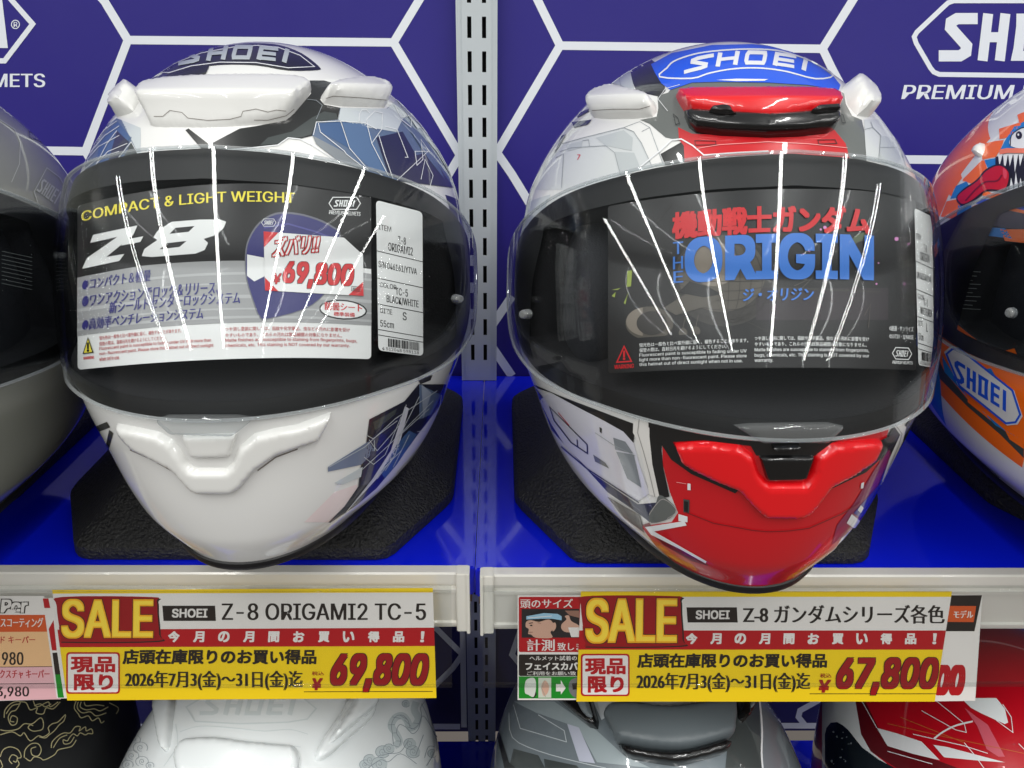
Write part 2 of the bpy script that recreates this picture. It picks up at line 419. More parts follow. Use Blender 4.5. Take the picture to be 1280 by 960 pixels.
# ------------------------------------------------------------------ helmets
class Helmet:
    def __init__(s, name, label, loc, rz, base, group, scale=1.0, tilt=0, cat='helmet'):
        s.root = thing(name, label, cat, loc, rz, group)
        s.root.rotation_euler = (tilt, 0, rz); s.root.scale = (scale,) * 3
        bpy.context.view_layer.update()
        s.M = s.root.matrix_world.copy()
        s.form = Surf([s.M @ Vector(v) for v in FORM], FF)
        s.rec = Surf([s.M @ Vector(v) for v in REC], FF)
        s.base = base; s.mb = MB(); s.parts = []
        inner = mat('helmet interior cloth', (16, 16, 19), .9, 0, 0, .4, 900)
        vs = s.rec.V; m1 = []; m2 = []
        for f in FF: (m2 if min(EYE[i] for i in f) > -.006 else m1).append(f)
        s.mb.add(vs, m1, base, s.rec.N); 
        k = s.mb.mi(inner)
        for f in m2: s.mb.f.append(list(f)); s.mb.m.append(k)
        s.ink = Ink(s.form.cast, 5)               # graphics drawn over the photographed outline
        s.loc = Ink(s.at, .006)                   # graphics in helmet coordinates (0.12 x azimuth, height), metres
    def at(s, u, z):
        p, n = at(u / .12, z); q = s.M @ p; return q, (s.M.to_3x3() @ n).normalized()
    def band(s):
        """black rubber round the eye opening, under the visor"""
        rub = mat('eye port rubber', (14, 14, 15), .55)
        A = np.radians(np.linspace(-93, 93, 80)); out = [(a, float(ztop(abs(math.degrees(a)))) + .0004) for a in A]
        out += [(a, float(zbot(abs(math.degrees(a)))) - .0004) for a in A[::-1]]
        A2 = np.radians(np.linspace(-66, 66, 70)); inn = [(a, float(ztop(abs(math.degrees(a)))) - .0115) for a in A2]
        inn += [(a, float(zbot(abs(math.degrees(a)))) + .0085) for a in A2[::-1]]
        s.loc.poly(rub, [(a * .12, b) for a, b in out], [[(a * .12, b) for a, b in inn]], 12)
    def rim(s, col=(18, 18, 19)):
        m = mat('rim rubber', col, .5); b = MB()
        th = np.linspace(-np.pi, np.pi, 121)[:-1]; R = []
        for t, o in ((.004, .0002), (.001, .0014), (-.008, .0016), (-.018, .0002), (-.022, -.010), (.03, -.02)):
            q = form(th, np.full_like(th, max(t, 0))); q[:, 2] = t * HH
            nn = q.copy(); nn[:, 2] = 0; nn /= np.linalg.norm(nn, axis=1)[:, None]; R.append(q + nn * o)
        n = 120; vs = [s.M @ Vector(v) for r in R for v in r]; fs = grid_faces(len(R), n, True) + [tuple(range(5 * n, 6 * n))]
        b.add(vs, fs, m); b.build('rim_trim', s.root, smooth=True)
    def visor(s, material, off=.0062, span=99, tab=True):
        A = np.radians(np.linspace(-span, span, 100)); K = 26; b = MB(); Z0 = []; Z1 = []
        for a in A:
            d = abs(math.degrees(a)); e = max(0, (d - 84) / (span - 84)); g = 1 - math.sqrt(max(0, 1 - e * e))
            z0, z1 = float(zbot(d)), float(ztop(d)); zm = (z0 + z1) / 2
            Z0.append(z0 + (zm - .002 - z0) * g); Z1.append(z1 + (zm + .002 - z1) * g)
        V, N = visor_grid(A, K, Z0, Z1)
        for o in (off, off - .0018):
            vs = [s.M @ Vector(p) for p in (V + N * o).reshape(-1, 3)]; ns = [(s.M.to_3x3() @ Vector(n)).normalized() for n in N.reshape(-1, 3)]
            fs = grid_faces(len(A), K)
            b.add(vs, [f[::-1] for f in fs] if o == off else fs, material, [n if o == off else -n for n in ns])
        n1 = len(A) * K
        ring = [i * K for i in range(len(A))] + [(len(A) - 1) * K + k for k in range(1, K)] + [i * K + K - 1 for i in range(len(A) - 2, -1, -1)] + [k for k in range(K - 2, 0, -1)]
        vs = [b.v[i] for i in ring] + [b.v[n1 + i] for i in ring]; m = len(ring)
        b.add(vs, [(i, (i + 1) % m, m + (i + 1) % m, m + i) for i in range(m)], material)
        v = b.build('visor', s.root, smooth=True)
        e = MB(); e.tube([b.v[i] * .5 + b.v[n1 + i] * .5 for i in ring], .0009, clear('visor edge plastic', (.90, .92, .93), .05, 1.6, .02, haze=.22), 6, True)  # whitish diffuse mixed in, so the edge's highlight is partly painted
        e.build('visor_edge', v, smooth=True)
        s.vis = v
        return v
    def pad(s, name, outline, h, w, material, step=5, surf=None, off=0, profile=None, parent=None, crease=1, solid=False):
        """a moulded plate whose outline (photo pixels) is dropped on the shell and raised by h metres over a slope of w pixels"""
        surf = surf or s.form
        from mathutils.geometry import delaunay_2d_cdt
        P = []
        for i, p in enumerate(outline):
            q = outline[(i + 1) % len(outline)]; n = max(1, int(math.hypot(q[0] - p[0], q[1] - p[1]) / step))
            P += [Vector((p[0] + (q[0] - p[0]) * k / n, p[1] + (q[1] - p[1]) * k / n)) for k in range(n)]
        A = np.array([tuple(p) for p in P]); B = np.roll(A, -1, 0); d = B - A; L2 = (d ** 2).sum(1) + 1e-9
        def dist(x, y):
            t = np.clip(((np.array([x, y]) - A) * d).sum(1) / L2, 0, 1); c = A + d * t[:, None]
            return math.sqrt(((c - (x, y)) ** 2).sum(1).min())
        def inside(x, y):
            c = ((A[:, 1] > y) != (B[:, 1] > y)) & (x < (B[:, 0] - A[:, 0]) * (y - A[:, 1]) / (B[:, 1] - A[:, 1] + 1e-12) + A[:, 0])
            return c.sum() % 2 == 1
        pts = list(P); rings = []; sg = 1 if sum(p.x * q.y - q.x * p.y for p, q in zip(P, P[1:] + P[:1])) > 0 else -1
        for fr in (.10, .28, .55, .95):                        # inner rings keep the shoulder even
            dd = fr * w
            for i, p in enumerate(P):
                e = P[(i + 1) % len(P)] - P[i - 1]
                if e.length < 1e-6: continue
                q = p + Vector((-e.y, e.x)).normalized() * dd * sg
                if inside(q.x, q.y) and dist(q.x, q.y) > dd * .93: rings.append(q)
        x0, y0 = A.min(0); x1, y1 = A.max(0); nb = len(P)
        xs = np.arange(x0, x1, step); ys = np.arange(y0, y1, step)
        for j, y in enumerate(ys):
            for x in xs:
                xx = x + (step / 2 if j % 2 else 0)
                if inside(xx, y) and dist(xx, y) > w * .95 + step * .5: pts.append(Vector((xx, y)))
        pts += rings
        r = delaunay_2d_cdt(pts, [(i, (i + 1) % nb) for i in range(nb)], [list(range(nb))], 1, 1e-4)
        vs = []; bad = set(); hs = []; nbr = [set() for _ in r[0]]
        for f in r[2]:
            for a in range(len(f)): nbr[f[a]].add(f[a - 1]); nbr[f[a - 1]].add(f[a])
        for v in r[0]:
            dd = dist(v.x, v.y); t = min(1, dd / w); g = t if crease == 2 else math.sqrt(max(0, 1 - (1 - t) ** 2)) if crease else t * t * (3 - 2 * t)
            hs.append(h * (profile(v.x, v.y) if profile else 1) * g)
        for _ in range(1 if crease == 2 else 2): hs = [hs[j] if dist(*r[0][j]) < .05 * w else hs[j] * .4 + .6 * sum(hs[q] for q in nbr[j]) / max(1, len(nbr[j])) for j in range(len(hs))]
        for j, v in enumerate(r[0]):
            q = surf.cast(v.x, v.y)
            if q is None:
                cx, cy = A.mean(0)
                for k in range(1, 12):
                    q = surf.cast(v.x + (cx - v.x) * k / 12, v.y + (cy - v.y) * k / 12)
                    if q: break
            if q is None: bad.add(j); q = (Vector(), Vector((0, 0, 1)))
            vs.append(q[0] + q[1] * (off - .0006 + hs[j]))
        b = MB(); fs = [list(f) for f in r[2] if not bad.intersection(f)]
        if bad:
            use = sorted({i for f in fs for i in f}); mp = {a: i for i, a in enumerate(use)}; vs = [vs[a] for a in use]; fs = [[mp[i] for i in f] for f in fs]
            if not fs: return None
        b.add(vs, fs, material)
        o = b.build(name, parent or s.root, smooth=True)
        me = o.data                                # face the outside
        me.update()
        c = s.root.matrix_world.inverted() @ s.M @ Vector((0, 0, .12))
        tot = sum((p.normal.dot(p.center - c)) for p in me.polygons)
        if tot < 0:
            me.flip_normals()
        return o
    def done(s, name='shell'):
        for i in (s.loc, s.ink):
            m = i.mb
            if m.v:
                idx = [s.mb.mi(x) for x in m.mats]; b = len(s.mb.v); s.mb.v += m.v; s.mb.n += m.n
                for f, k in zip(m.f, m.m): s.mb.f.append([j + b for j in f]); s.mb.m.append(idx[k])
        s.mb.build(name, s.root)
# ------------------------------------------------------------------ the display: panels, uprights, shelves, rails
WH = mat('white print', (232, 236, 240), .45)
def panel(name, label, x0, x1, z0, z1, col, lines, extra=None):
    b = MB(); b.box((x0, .0, z0), (x1, .012, z1), col); root_inv = Vector(((x0 + x1) / 2, 0, z0))
    ink = Ink(plane_map((0, 0, 0), (0, -1, 0)), 60)
    for l in lines: ink.line(WH, l, 10.5 if l[0][1] < 500 else 7, lift=2)
    if extra: extra(ink)
    for m, f in zip(ink.mb.m, ink.mb.f): pass
    q = len(b.v); b.v += ink.mb.v; b.n += [None] * len(ink.mb.v)
    idx = [b.mi(x) for x in ink.mb.mats]
    for f, k in zip(ink.mb.f, ink.mb.m): b.f.append([i + q for i in f]); b.m.append(idx[k])
    o = b.build(name); o['label'] = label; o['category'] = 'wall panel'; return o
PUR = mat('violet panel print', (42, 33, 126), .42, vary=.05, spec=.5)
NAVY = mat('dark navy panel print', (44, 42, 96), .45)
STX = -.0196
def exL(i):
    # right end of the big badge and the end of the words under it
    i.line(WH, [(-60, -22), (4, -12), (41, 30), (6, 76), (-60, 77)], 6.5, lift=2)
    i.poly(WH, [(-12, -8), (2, -8), (10, 60), (-6, 60)], lift=2)
    i.line(WH, arc_pts(19.5, 30.5, 5, 5.2, 0, 350, 18), 1.1, True, 2); i.text(WH, 'R', 17.4, 27.6, 22, 33.6, .02, lift=2)
    i.text(WH, 'METS', -9, 92, 56, 109, .035, lift=2)
def exR(i):
    i.line(WH, [(1400, 1), (1192, 1), (1185, 3.5), (1180, 8), (1146, 40), (1142.5, 46), (1145, 54), (1163, 85), (1167, 90), (1174, 93), (1400, 96)], 6, lift=2)
    i.letters(WH, 1174, 17, 1384, 76, 2, .12, .30)
    i.text(WH, 'PREMIUM HELMETS', 1127, 106, 1412, 124, .035, .18, lift=2)
panel('wall_panel', 'violet wall panel with white hexagon lines behind the white helmet, left of the slotted upright', -.75, STX - .002, -.002, .6, PUR,
      [[(104, -30), (131, 2), (160, 50), (492, 53), (524, 0), (545, -36)], [(160, 50), (107, 189), (40, 188), (-80, 186)],
       [(107, 189), (135, 235), (190, 330)], [(492, 53), (575, 194), (550, 236), (500, 320)], [(575, 194), (590, 194)]], exL)
panel('wall_panel', 'violet wall panel with white hexagon lines behind the red and white helmet, right of the slotted upright', STX + .002, .75, -.002, .6, PUR,
      [[(655, -36), (672, 0), (700, 57), (1028, 61), (1066, 0), (1090, -40)], [(700, 57), (618, 196), (610, 196)], [(622, 192), (640, 218), (690, 300)],
       [(1028, 61), (1040, 86), (1100, 199), (1330, 201)], [(1100, 199), (1060, 280)], [(640, 470), (606, 420), (640, 370)], [(612, 423), (580, 423)]], exR)
LOWX = STX
panel('wall_panel', 'dark navy lower wall panel under the left shelf, with pale edge trim and hexagon corner', -.75, LOWX - .014, -.474, -.032, NAVY,
      [[(520, 760), (578, 818), (566, 835), (500, 900)], [(100, 908), (575, 908)], [(578, 760), (580, 909)]])
panel('wall_panel', 'dark navy lower wall panel under the right shelf, seen between the grey and red helmets', LOWX - .012, .75, -.474, -.032, NAVY,
      [[(660, 760), (640, 818), (700, 890)], [(960, 907), (1040, 907)], [(1040, 866), (1000, 888), (998, 896), (1006, 906)]])
def upright(label, z0, z1):
    m = mat('galvanised white steel', (205, 212, 214), .35, .25); dk = mat('slot dark', (12, 12, 14), .8)
    hw = .0158; d = .013
    b = MB(); vs = []; fs = []
    # front face with two rows of slots left open
    zs = []; z = z1 - .0035
    cuts = []
    while z - .0155 > z0 + .004: cuts.append((z - .0155, z)); z -= .0252
    rows = [z0] + [c for p in cuts[::-1] for c in p] + [z1]
    xs = [-hw, -.0075, -.0042, .0042, .0075, hw]
    for j in range(len(rows) - 1):
        for i in range(5):
            if j % 2 == 1 and i in (1, 3): continue
            k = len(vs); vs += [(STX + xs[i], -d, rows[j]), (STX + xs[i + 1], -d, rows[j]), (STX + xs[i + 1], -d, rows[j + 1]), (STX + xs[i], -d, rows[j + 1])]
            fs.append((k, k + 1, k + 2, k + 3))
    b.add(vs, fs, m)
    for sx in (-1, 1):
        b.box((STX + sx * hw - .0006, -d - .0004, z0), (STX + sx * hw + .0006, -.0005, z1), m)
        b.box((STX + sx * .0125 - .0002, -d - .0006, z0), (STX + sx * .0125 + .0002, -d + .0002, z1), m)
    b.box((STX - hw + .001, -.003, z0 + .001), (STX + hw - .001, -.0006, z1 - .001), dk)
    o = b.build('slotted_upright'); o['label'] = label; o['category'] = 'shelf upright'; o['group'] = 'slotted steel uprights'
upright('white slotted steel upright on the violet wall between the two full face helmets', .0005, .62)
upright('slotted steel upright below the shelf gap, between the two price rails', -.486, -.034)
BLUE = mat('glossy blue shelf', (10, 30, 226), .10, 0, .6, .02, 12, .03)
def shelf(label, x0, x1, y0, z):
    b = MB(); b.box((x0, y0, z - .022), (x1, -.0006 if z > -.1 else -.0135, z), BLUE, .0012)
    b.box((x0 + .002, y0 + .004, z - .030), (x1 - .002, -.02, z - .0221), mat('shelf underside', (120, 95, 80), .6))
    o = b.build('shelf'); o['label'] = label; o['category'] = 'shelf'
shelf('glossy blue shelf under the white helmet and the grey helmet', -.75, -.0150, -.298, 0)
shelf('glossy blue shelf under the red and white helmet and the orange helmet', -.0146, .75, -.300, 0)
shelf('lower blue shelf beneath the price rails, in shadow', -.75, .75, -.46, -.474)

ALU = mat('satin aluminium', (236, 233, 225), .2, .15, 1.0, 0, vary=.06)
CAPM = mat('cream end cap plastic', (230, 227, 218), .25, 0, .6)
PET = clear('clear holder plastic', (.96, .97, .97), .03, 1.45, .05, 25)
PETE = clear('clear holder edge', (.93, .94, .94), .08, 1.6, .05, 25)
TA = math.radians(13.5); CN = Vector((0, -math.cos(TA), math.sin(TA)))
def card_point(y): return on_plane(640, 735, (0, -.312, 0), (0, -1, 0)) + CN * y
CP = on_plane(640, 735, (0, -.3125, 0), (0, -1, 0))      # on the card plane, under the rail's lip
CU = Vector((0, -math.sin(TA), -math.cos(TA)))           # down the card
def rail(label, x0, x1, y, flap):
    root = thing('price_rail', label, 'price rail', ((x0 + x1) / 2, y, -.02))
    prof = [(y + .0005, .0012), (y - .0062, .0012), (y - .0072, .0002), (y - .0072, -.0068), (y - .0054, -.0078), (y - .0054, -.0096), (y - .0078, -.0106),
            (y - .0078, -.0130), (y - .0066, -.0140), (y - .0066, -.0355), (y - .0080, -.0362), (y - .0080, -.0378), (y - .0060, -.0384), (y - .0060, -.0410), (y + .0005, -.0410)]
    b = MB(); b.prism(prof, x0, x1, ALU); b.build('rail_body', root)
    for xe, s in ((x0, 1), (x1, -1)):
        if abs(xe) < .3:
            c = MB(); c.box((min(xe, xe + s * .0075) , y - .0092, -.0425), (max(xe, xe + s * .0075), y + .0004, .0020), CAPM, .0006)
            c.box((min(xe - s * .0008, xe + s * .0012), y - .0104, -.0432), (max(xe - s * .0008, xe + s * .0012), y - .001, .0026), CAPM, .0004)
            c.build('end_cap', root)
    f0, f1 = flap; c = MB()
    def strip(a0, a1, o0, o1, m):
        P = [CP + CU * a0 + CN * o0, CP + CU * a1 + CN * o0, CP + CU * a1 + CN * o1, CP + CU * a0 + CN * o1]
        c.prism([(p.y, p.z) for p in P], f0, f1, m)
    strip(.0012, .0625, .0022, .0028, PET); strip(-.0022, .0012, .0008, .0030, PETE)
    strip(.0625, .0640, -.0006, .0030, PETE)
    c.build('clear_flap', root)
    return root
xr = lambda px, py: on_plane(px, py, CP, CN).x
rail('aluminium price rail with clear flap along the left shelf, holding the 69,800 sale card', -.75, -.0186, -.2985, (-.75, xr(565, 800)))
rail('aluminium price rail with clear flap along the right shelf, holding the 67,800 sale card', -.0106, .75, -.3005, (xr(604, 800), .75))
# ------------------------------------------------------------------ colours
def T(x0, y0, s=4.0):
    """points read off an enlarged view of the photo (origin x0,y0, enlargement s)"""
    return lambda t: [(x0 + float(a.split(',')[0]) / s, y0 + float(a.split(',')[1]) / s) for a in t.split()]
def P(t): return [tuple(float(c) for c in a.split(',')) for a in t.split()]
tA, tB, tC, tD = T(0, 0), T(320, 0), T(640, 0), T(960, 0)
tE, tF, tG, tH = T(0, 240), T(320, 240), T(640, 240), T(960, 240)
tI, tJ, tK, tL = T(0, 480), T(320, 480), T(640, 480), T(960, 480)
SHW = paint('white lacquer', (228, 228, 226)); BLK = paint('black lacquer', (20, 21, 22)); DGR = paint('graphite lacquer', (62, 68, 68))
NVY = paint('navy lacquer', (34, 36, 66)); SLT = paint('slate lacquer', (92, 110, 138)); PALE = paint('pale grey lacquer', (196, 203, 207))
BLU = paint('steel blue lacquer', (62, 92, 136)); MID = paint('mid grey lacquer', (128, 134, 140)); INK_W = paint('white line', (232, 234, 236))
RED = paint('red lacquer', (198, 14, 26)); RED2 = paint('signal red plastic', (226, 12, 22)); CBL = paint('cobalt lacquer', (20, 88, 225))
SMK = paint('smoke grey lacquer', (100, 104, 102)); MAG = paint('magenta lacquer', (128, 18, 72)); DRD = paint('dark red lacquer', (120, 8, 18))
VIS = clear('clear visor plastic', (.96, .97, .975), .020, 1.34, .003, 260)
WPL = mat('white vent plastic', (228, 228, 225), .3, 0, .5); BPL = mat('black vent plastic', (17, 17, 18), .25, 0, .6)
KBLK = printed('black print', (26, 24, 24)); KWHT = printed('white print card', (236, 236, 234)); KRED = printed('red print', (206, 26, 34))
KNVY = printed('navy print', (48, 46, 124)); KYEL = printed('yellow print', (244, 226, 70)); KGRY = printed('silver print', (160, 160, 160))
def cheeks(h):
    m = mat('cheek pad cloth', (34, 35, 40), .85, 0, 0, .5, 1200)
    out = []
    for sx in (-1, 1):
        b = MB(); vs = []; n = 20
        for j in range(n + 1):
            for i in range(n):
                a, c = 2 * math.pi * i / n, math.pi * j / n
                q = Vector((math.sin(c) * math.cos(a), math.sin(c) * math.sin(a), math.cos(c)))
                q = Vector([math.copysign(abs(k) ** .75, k) for k in q])
                vs.append(h.M @ Vector((sx * .076 + q.x * .014, -.036 + q.y * .050, .118 + q.z * .042)))
        b.add(vs, grid_faces(n + 1, n, True), m); out.append(Surf(vs, grid_faces(n + 1, n, True))); b.build('cheek_pad', h.root, smooth=True)
    return out
def pin(h, cx, cy, r):
    h.pad('visor_pin', arc_pts(cx, cy, r * .85, r, 0, 340, 16), .004, 3, clear('pin plastic', (.8, .82, .84), .1, 1.6, .02, haze=.25), 2, off=.004, parent=h.vis)

# ================================================================== white helmet
hL = Helmet('full_face_helmet', 'white full face helmet with navy origami facets and clear visor', (-.1332, -.2174, .0487), -.0128, SHW, 'full face helmets on the upper shelf')
h = hL; k = h.ink
h.band(); h.rim(); h.visor(VIS); cheeks(h)
# navy flank behind the visor, both sides
for sx in (1, -1):
    h.loc.poly(NVY, [(sx * .12 * D(a), z) for a, z in ((76, .168), (112, .150), (140, .17), (150, .10), (118, .055), (80, .060), (66, .066), (72, .10), (74, .14))], lift=1)
    h.loc.line(PALE, [(sx * .12 * D(a), z) for a, z in ((80, .075), (100, .10), (125, .15))], .003, lift=2)
    h.loc.line(INK_W, [(sx * .12 * D(a), z) for a, z in ((74, .062), (95, .08), (112, .075), (135, .12))], .0008, lift=3)
# crown badge
k.poly(BLK, smooth(P('190,93 212,78 250,64 295,56 322,54.5 350,57 377,67 399,84 396,88 360,88.5 320,82 275,81.5 240,86.5 212,94'), 3), lift=2)
k.line(INK_W, P('200,91 215,81 252,67 295,59 322,57.5 348,60 375,70 393,84 360,85.5 320,79 275,78.5 240,83 212,91.5'), 1, True, 3)
sl = paint('silver grey letters', (176, 184, 186)); k.warp = lambda u, v: (u, v + ((u - 300) / 75) ** 2 * 7.5)
k.letters(sl, 224, 57.5, 372, 75, 4, .25, .33); k.warp = None
k.poly(NVY, P('177,106 193,91 212,94 190,108 180,118'), lift=3)
k.poly(BLK, P('180,113 207,96.5 240,87 262,83 258,92 253,97 207,99 185,111'), lift=3)
# brow facets
k.poly(SLT, P('108,200 117,180 128,160 146,148 152,150 165,172 172,190 139,209 105,219'), lift=1)
k.poly(BLU, P('125,178 146,150 164,172 150,192 139,207 120,210'), lift=2)
k.poly(NVY, P('147,164 162,178 150,195 140,208 135,206'), lift=3)
k.poly(DGR, P('165,178 176,199 150,207'), lift=3)
for l in ('118,182 131,163 147,152', '110,200 124,184 150,170', '118,212 135,180 147,164', '141,208 165,178 177,200', '104,214 128,196 150,190', '122,205 136,190 160,180', '113,192 132,170 150,158'):
    k.line(INK_W, P(l), .7, lift=4)
k.poly(PALE, P('152,150 176,160 176,199 166,178'), lift=1)
# black chevron band round the scoop
k.poly(BLK, P('320,158 357,151 368,142 389,117 384,101 405,101 418,105 402,120 400,125 405,131 425,135 422,149 396,152 390,170 375,174 360,172 347,181 320,184 300,186 254,189 232,163 236,161 262,181 300,161'), lift=2)
k.poly(DGR, tB('280,590 340,560 400,570 410,598 300,612 275,675 225,690 170,690 110,722 20,728 60,690 180,660'), lift=3)
k.line(INK_W, P('254,189 300,187 347,182 360,173 375,174.5 390,182 418,200'), 1.2, lift=4)
k.line(MID, tB('255,500 300,505 330,530 300,600'), .8, lift=4)
# right facets
k.poly(SLT, tB('300,612 410,600 420,540 650,545 720,490 800,570 900,700 980,870 990,940 700,905 550,855 280,680'), lift=2)
k.poly(PALE, tB('422,542 655,545 700,500 770,560 730,600 700,662 600,645 560,640 410,602'), lift=3)
k.poly(BLU, tB('305,620 420,612 468,745 322,662'), lift=3)
k.poly(paint('denim lacquer', (80, 108, 148)), tB('430,612 552,622 605,745 660,880 560,835 472,752'), lift=3)
k.poly(NVY, tB('600,690 730,660 805,790 702,890 662,880'), lift=4)
k.poly(MID, tB('282,680 440,762 552,855 480,832 400,800 300,722'), lift=3)
k.poly(paint('dusk lacquer', (54, 54, 74)), tB('722,800 860,762 985,940 702,905'), lift=4)
k.poly(PALE, tB('700,500 730,492 800,565 900,700 985,900 900,760 800,640'), lift=4)
k.poly(SLT, tB('770,660 820,640 880,760 940,900 860,800'), lift=5)
for l, c in (('285,680 300,615 420,610 465,745 560,855', 0), ('310,620 320,665 440,760 450,775 555,855', 0), ('550,600 590,560 630,570 625,650 575,720 555,640', 1), ('512,610 514,575 525,555 550,555 565,570', 0),
             ('610,680 640,780 680,895', 0), ('575,720 660,885', 0), ('700,905 855,760 790,760 800,830 830,800 820,700 862,762', 0), ('640,635 700,650 720,700 755,790 740,790', 0),
             ('690,530 720,590 775,580 770,640 720,600', 0), ('770,570 880,700 960,850', 0), ('690,490 760,540 860,640 960,830', 0), ('420,610 540,618 600,650', 0), ('820,900 840,800 880,880 860,950', 0), ('600,860 640,890 700,905', 0)):
    k.line(INK_W, tB(l), .8, bool(c), 6)
# chin marks, right chin facets
k.poly(BLK, P('117,534 134,527 138,534 120,541'), lift=2); k.poly(BLK, P('137,537 142,541 136,562 132,560'), lift=2)
k.poly(paint('pink wash', (232, 216, 216)), tJ('390,540 505,500 500,600 380,690 240,690'), lift=2)
k.poly(paint('ink navy lacquer', (28, 30, 46)), tJ('565,175 740,85 810,0 950,0 930,90 870,170 800,260 700,400 600,520 500,605 370,692 360,690 440,610 510,510 520,420 550,290'), lift=3)
k.poly(DGR, tJ('582,188 700,122 692,150 592,232'), lift=4)
k.poly(NVY, tJ('560,275 720,150 760,120 700,280 640,380 560,500 520,505 535,400'), lift=4)
k.poly(paint('haze blue lacquer', (112, 124, 150)), tJ('358,412 560,285 592,330 522,402 358,436'), lift=4)
k.poly(PALE, tJ('390,492 530,412 522,462 432,500'), lift=4)
k.poly(paint('lilac grey lacquer', (206, 206, 216)), tJ('740,110 760,120 705,330 600,470 470,612 440,645 580,470 670,330 705,220'), lift=5)
k.poly(SLT, tJ('812,0 920,52 872,150 812,175'), lift=5); k.poly(paint('cool grey lacquer', (150, 160, 176)), tJ('822,0 872,42 830,172'), lift=6)
k.poly(BLU, tJ('700,300 760,230 800,250 700,400 640,470 620,440'), lift=5)
for l in ('560,275 600,330 730,180 745,100', '535,362 582,398 640,350 720,160', '360,412 540,310 690,170 900,30', '400,500 530,420 670,290 880,80', '640,430 690,350 715,250 860,120', '600,470 690,350 720,240 810,60',
          '585,275 588,330', '800,235 850,232 915,100 920,52', '545,250 580,270 700,180', '680,412 760,250', '440,645 600,450 720,330'):
    k.line(PALE, tJ(l), .7, lift=7)
k.line(paint('lime fleck', (150, 152, 90)), tJ('702,445 760,385 820,310 872,238'), .6, lift=7)
k.poly(BLK, tF('800,925 880,915 870,940 820,960'), lift=3)
# moulded parts
def scoop_profile(y0, ym, y1, hi=1.0, lo=.2):
    return lambda x, y: (.22 + (hi - .22) * min(1, max(0, (y - y0) / (ym - y0)))) if y < ym else hi + (lo - hi) * min(1, (y - ym) / (y1 - ym)) ** .8
sco = h.pad('forehead_vent', smooth(P('180,115 190,106 217,98.5 270,94 330,93 365,95.5 381,101 389,110 387,119 368,142 357,151 335,156 300,159 260,161.5 225,161 192,160 186,152 181,132'), 3),
            .0115, 5, WPL, 3, profile=scoop_profile(94, 136, 160, 1, .1), crease=2)
def seam(h, part, name, lines, m, w):
    me = part.data; mw = part.matrix_world
    bpy.context.view_layer.update(); mw = part.matrix_world
    sf = Surf([mw @ v.co for v in me.vertices], [tuple(p.vertices) for p in me.polygons])
    i = Ink(sf.cast, 3, .0002)
    for l in lines: i.line(m, l, w, lift=1)
    i.mb.build(name, part)
seam(h, sco, 'seam', [tA('770,582 815,582 850,552 910,562 940,590 1040,602 1150,596 1205,582 1215,556 1280,545') + tB('60,560 100,550 150,555'), tB('-10,600 60,600 150,578 190,545')], mat('seam shade', (120, 112, 106), .6), .7)
h.pad('side_vent', P('145,147 146,125 152,112 165,106 175,110 179,117 175,127 167,140 158,144'), .009, 5, WPL, 3, crease=2)
sv = h.pad('side_vent', P('400,122 405,114 420,104 450,96 480,96 485,107 485,125 481,135 460,134.5 425,133.5 404,130'), .010, 5, WPL, 3, profile=scoop_profile(95, 124, 136, 1, .6), crease=2)
seam(h, sv, 'seam', [tB('350,492 385,480 520,488 652,500')], MATS['seam shade'], .7)
h.pad('chin_vent', P('145,528 172,533 200,539 217,549 229,564 237,578 245,584 283,584 291,576 298,558 318,541 345,534 370,530 416,513 408,533 397,551 370,560 345,569 320,587 302,609 290,617 247,617 237,611 215,586 190,573 168,562 152,545'), .0045, 5, WPL, 3, crease=2)
h.pad('vent_button', P('228,543 297,541 288,570 240,571'), .0035, 4, WPL, 3)
k.line(mat('seam shade', (120, 112, 106), .6), P('163,562 190,574 215,588'), 1.6, lift=2); k.line(MATS['seam shade'], P('322,588 345,571 372,561'), 1.6, lift=2)  # shadow in the side gaps of the chin vent, drawn as grey lines
h.pad('visor_tab', P('200,521 220,538 293,540 319,519 300,516 215,516'), .004, 4, clear('visor tab plastic', (.86, .88, .89), .05, 1.6, .03, haze=.1), 4, off=.003, parent=h.vis)
pin(h, 562, 373, 6)
h.done()

# ---- printed card behind the visor
def wpx(x0, x1, top, bot):
    """card coordinates (px along, 0..200 down) -> photo px; top and bottom edges are parabolas through three points"""
    def par(p):
        (xa, ya), (xb, yb), (xc, yc) = p
        return lambda x: (ya * (x - xb) * (x - xc) / ((xa - xb) * (xa - xc)) + yb * (x - xa) * (x - xc) / ((xb - xa) * (xb - xc)) + yc * (x - xa) * (x - xb) / ((xc - xa) * (xc - xb)))
    a, b = par(top), par(bot)
    return lambda u, v: (u, a(u) + (b(u) - a(u)) * v / 200)
def sheet(h, off, L=5, warp=None, lay=.00008):
    return Ink(Surf(h.form.V, FF, off).cast, L, lay, warp)
def finish(ink, name, label, cat, group=None):
    o = ink.mb.build(name); o['label'] = label; o['category'] = cat
    if group: o['group'] = group
    return o
i = sheet(hL, .0009, 5, wpx(97, 464, ((97, 257), (280, 230), (463, 244)), ((100, 462), (280, 449), (464, 449))))
i.poly(KWHT, rrect(97, 0, 464, 200, 5), lift=0)
i.poly(KBLK, [(97, 90), (97, 4), (101, 0), (460, 0), (464, 4), (464, 90)], lift=1)
i.poly(KGRY, [(97, 88), (180, 86), (300, 88), (464, 96), (464, 159), (97, 159)], lift=2)
for q, (a, b) in enumerate(((100, 3), (112, 2), (126, 4), (141, 2), (150, 3))): i.poly(printed('silver sheen', (182, 182, 182)), [(97, a), (464, a + 2), (464, a + b + 2), (97, a + b)], lift=3)
i.text(KYEL, 'COMPACT & LIGHT WEIGHT', 103, 9, 368, 21, .03, lift=4)
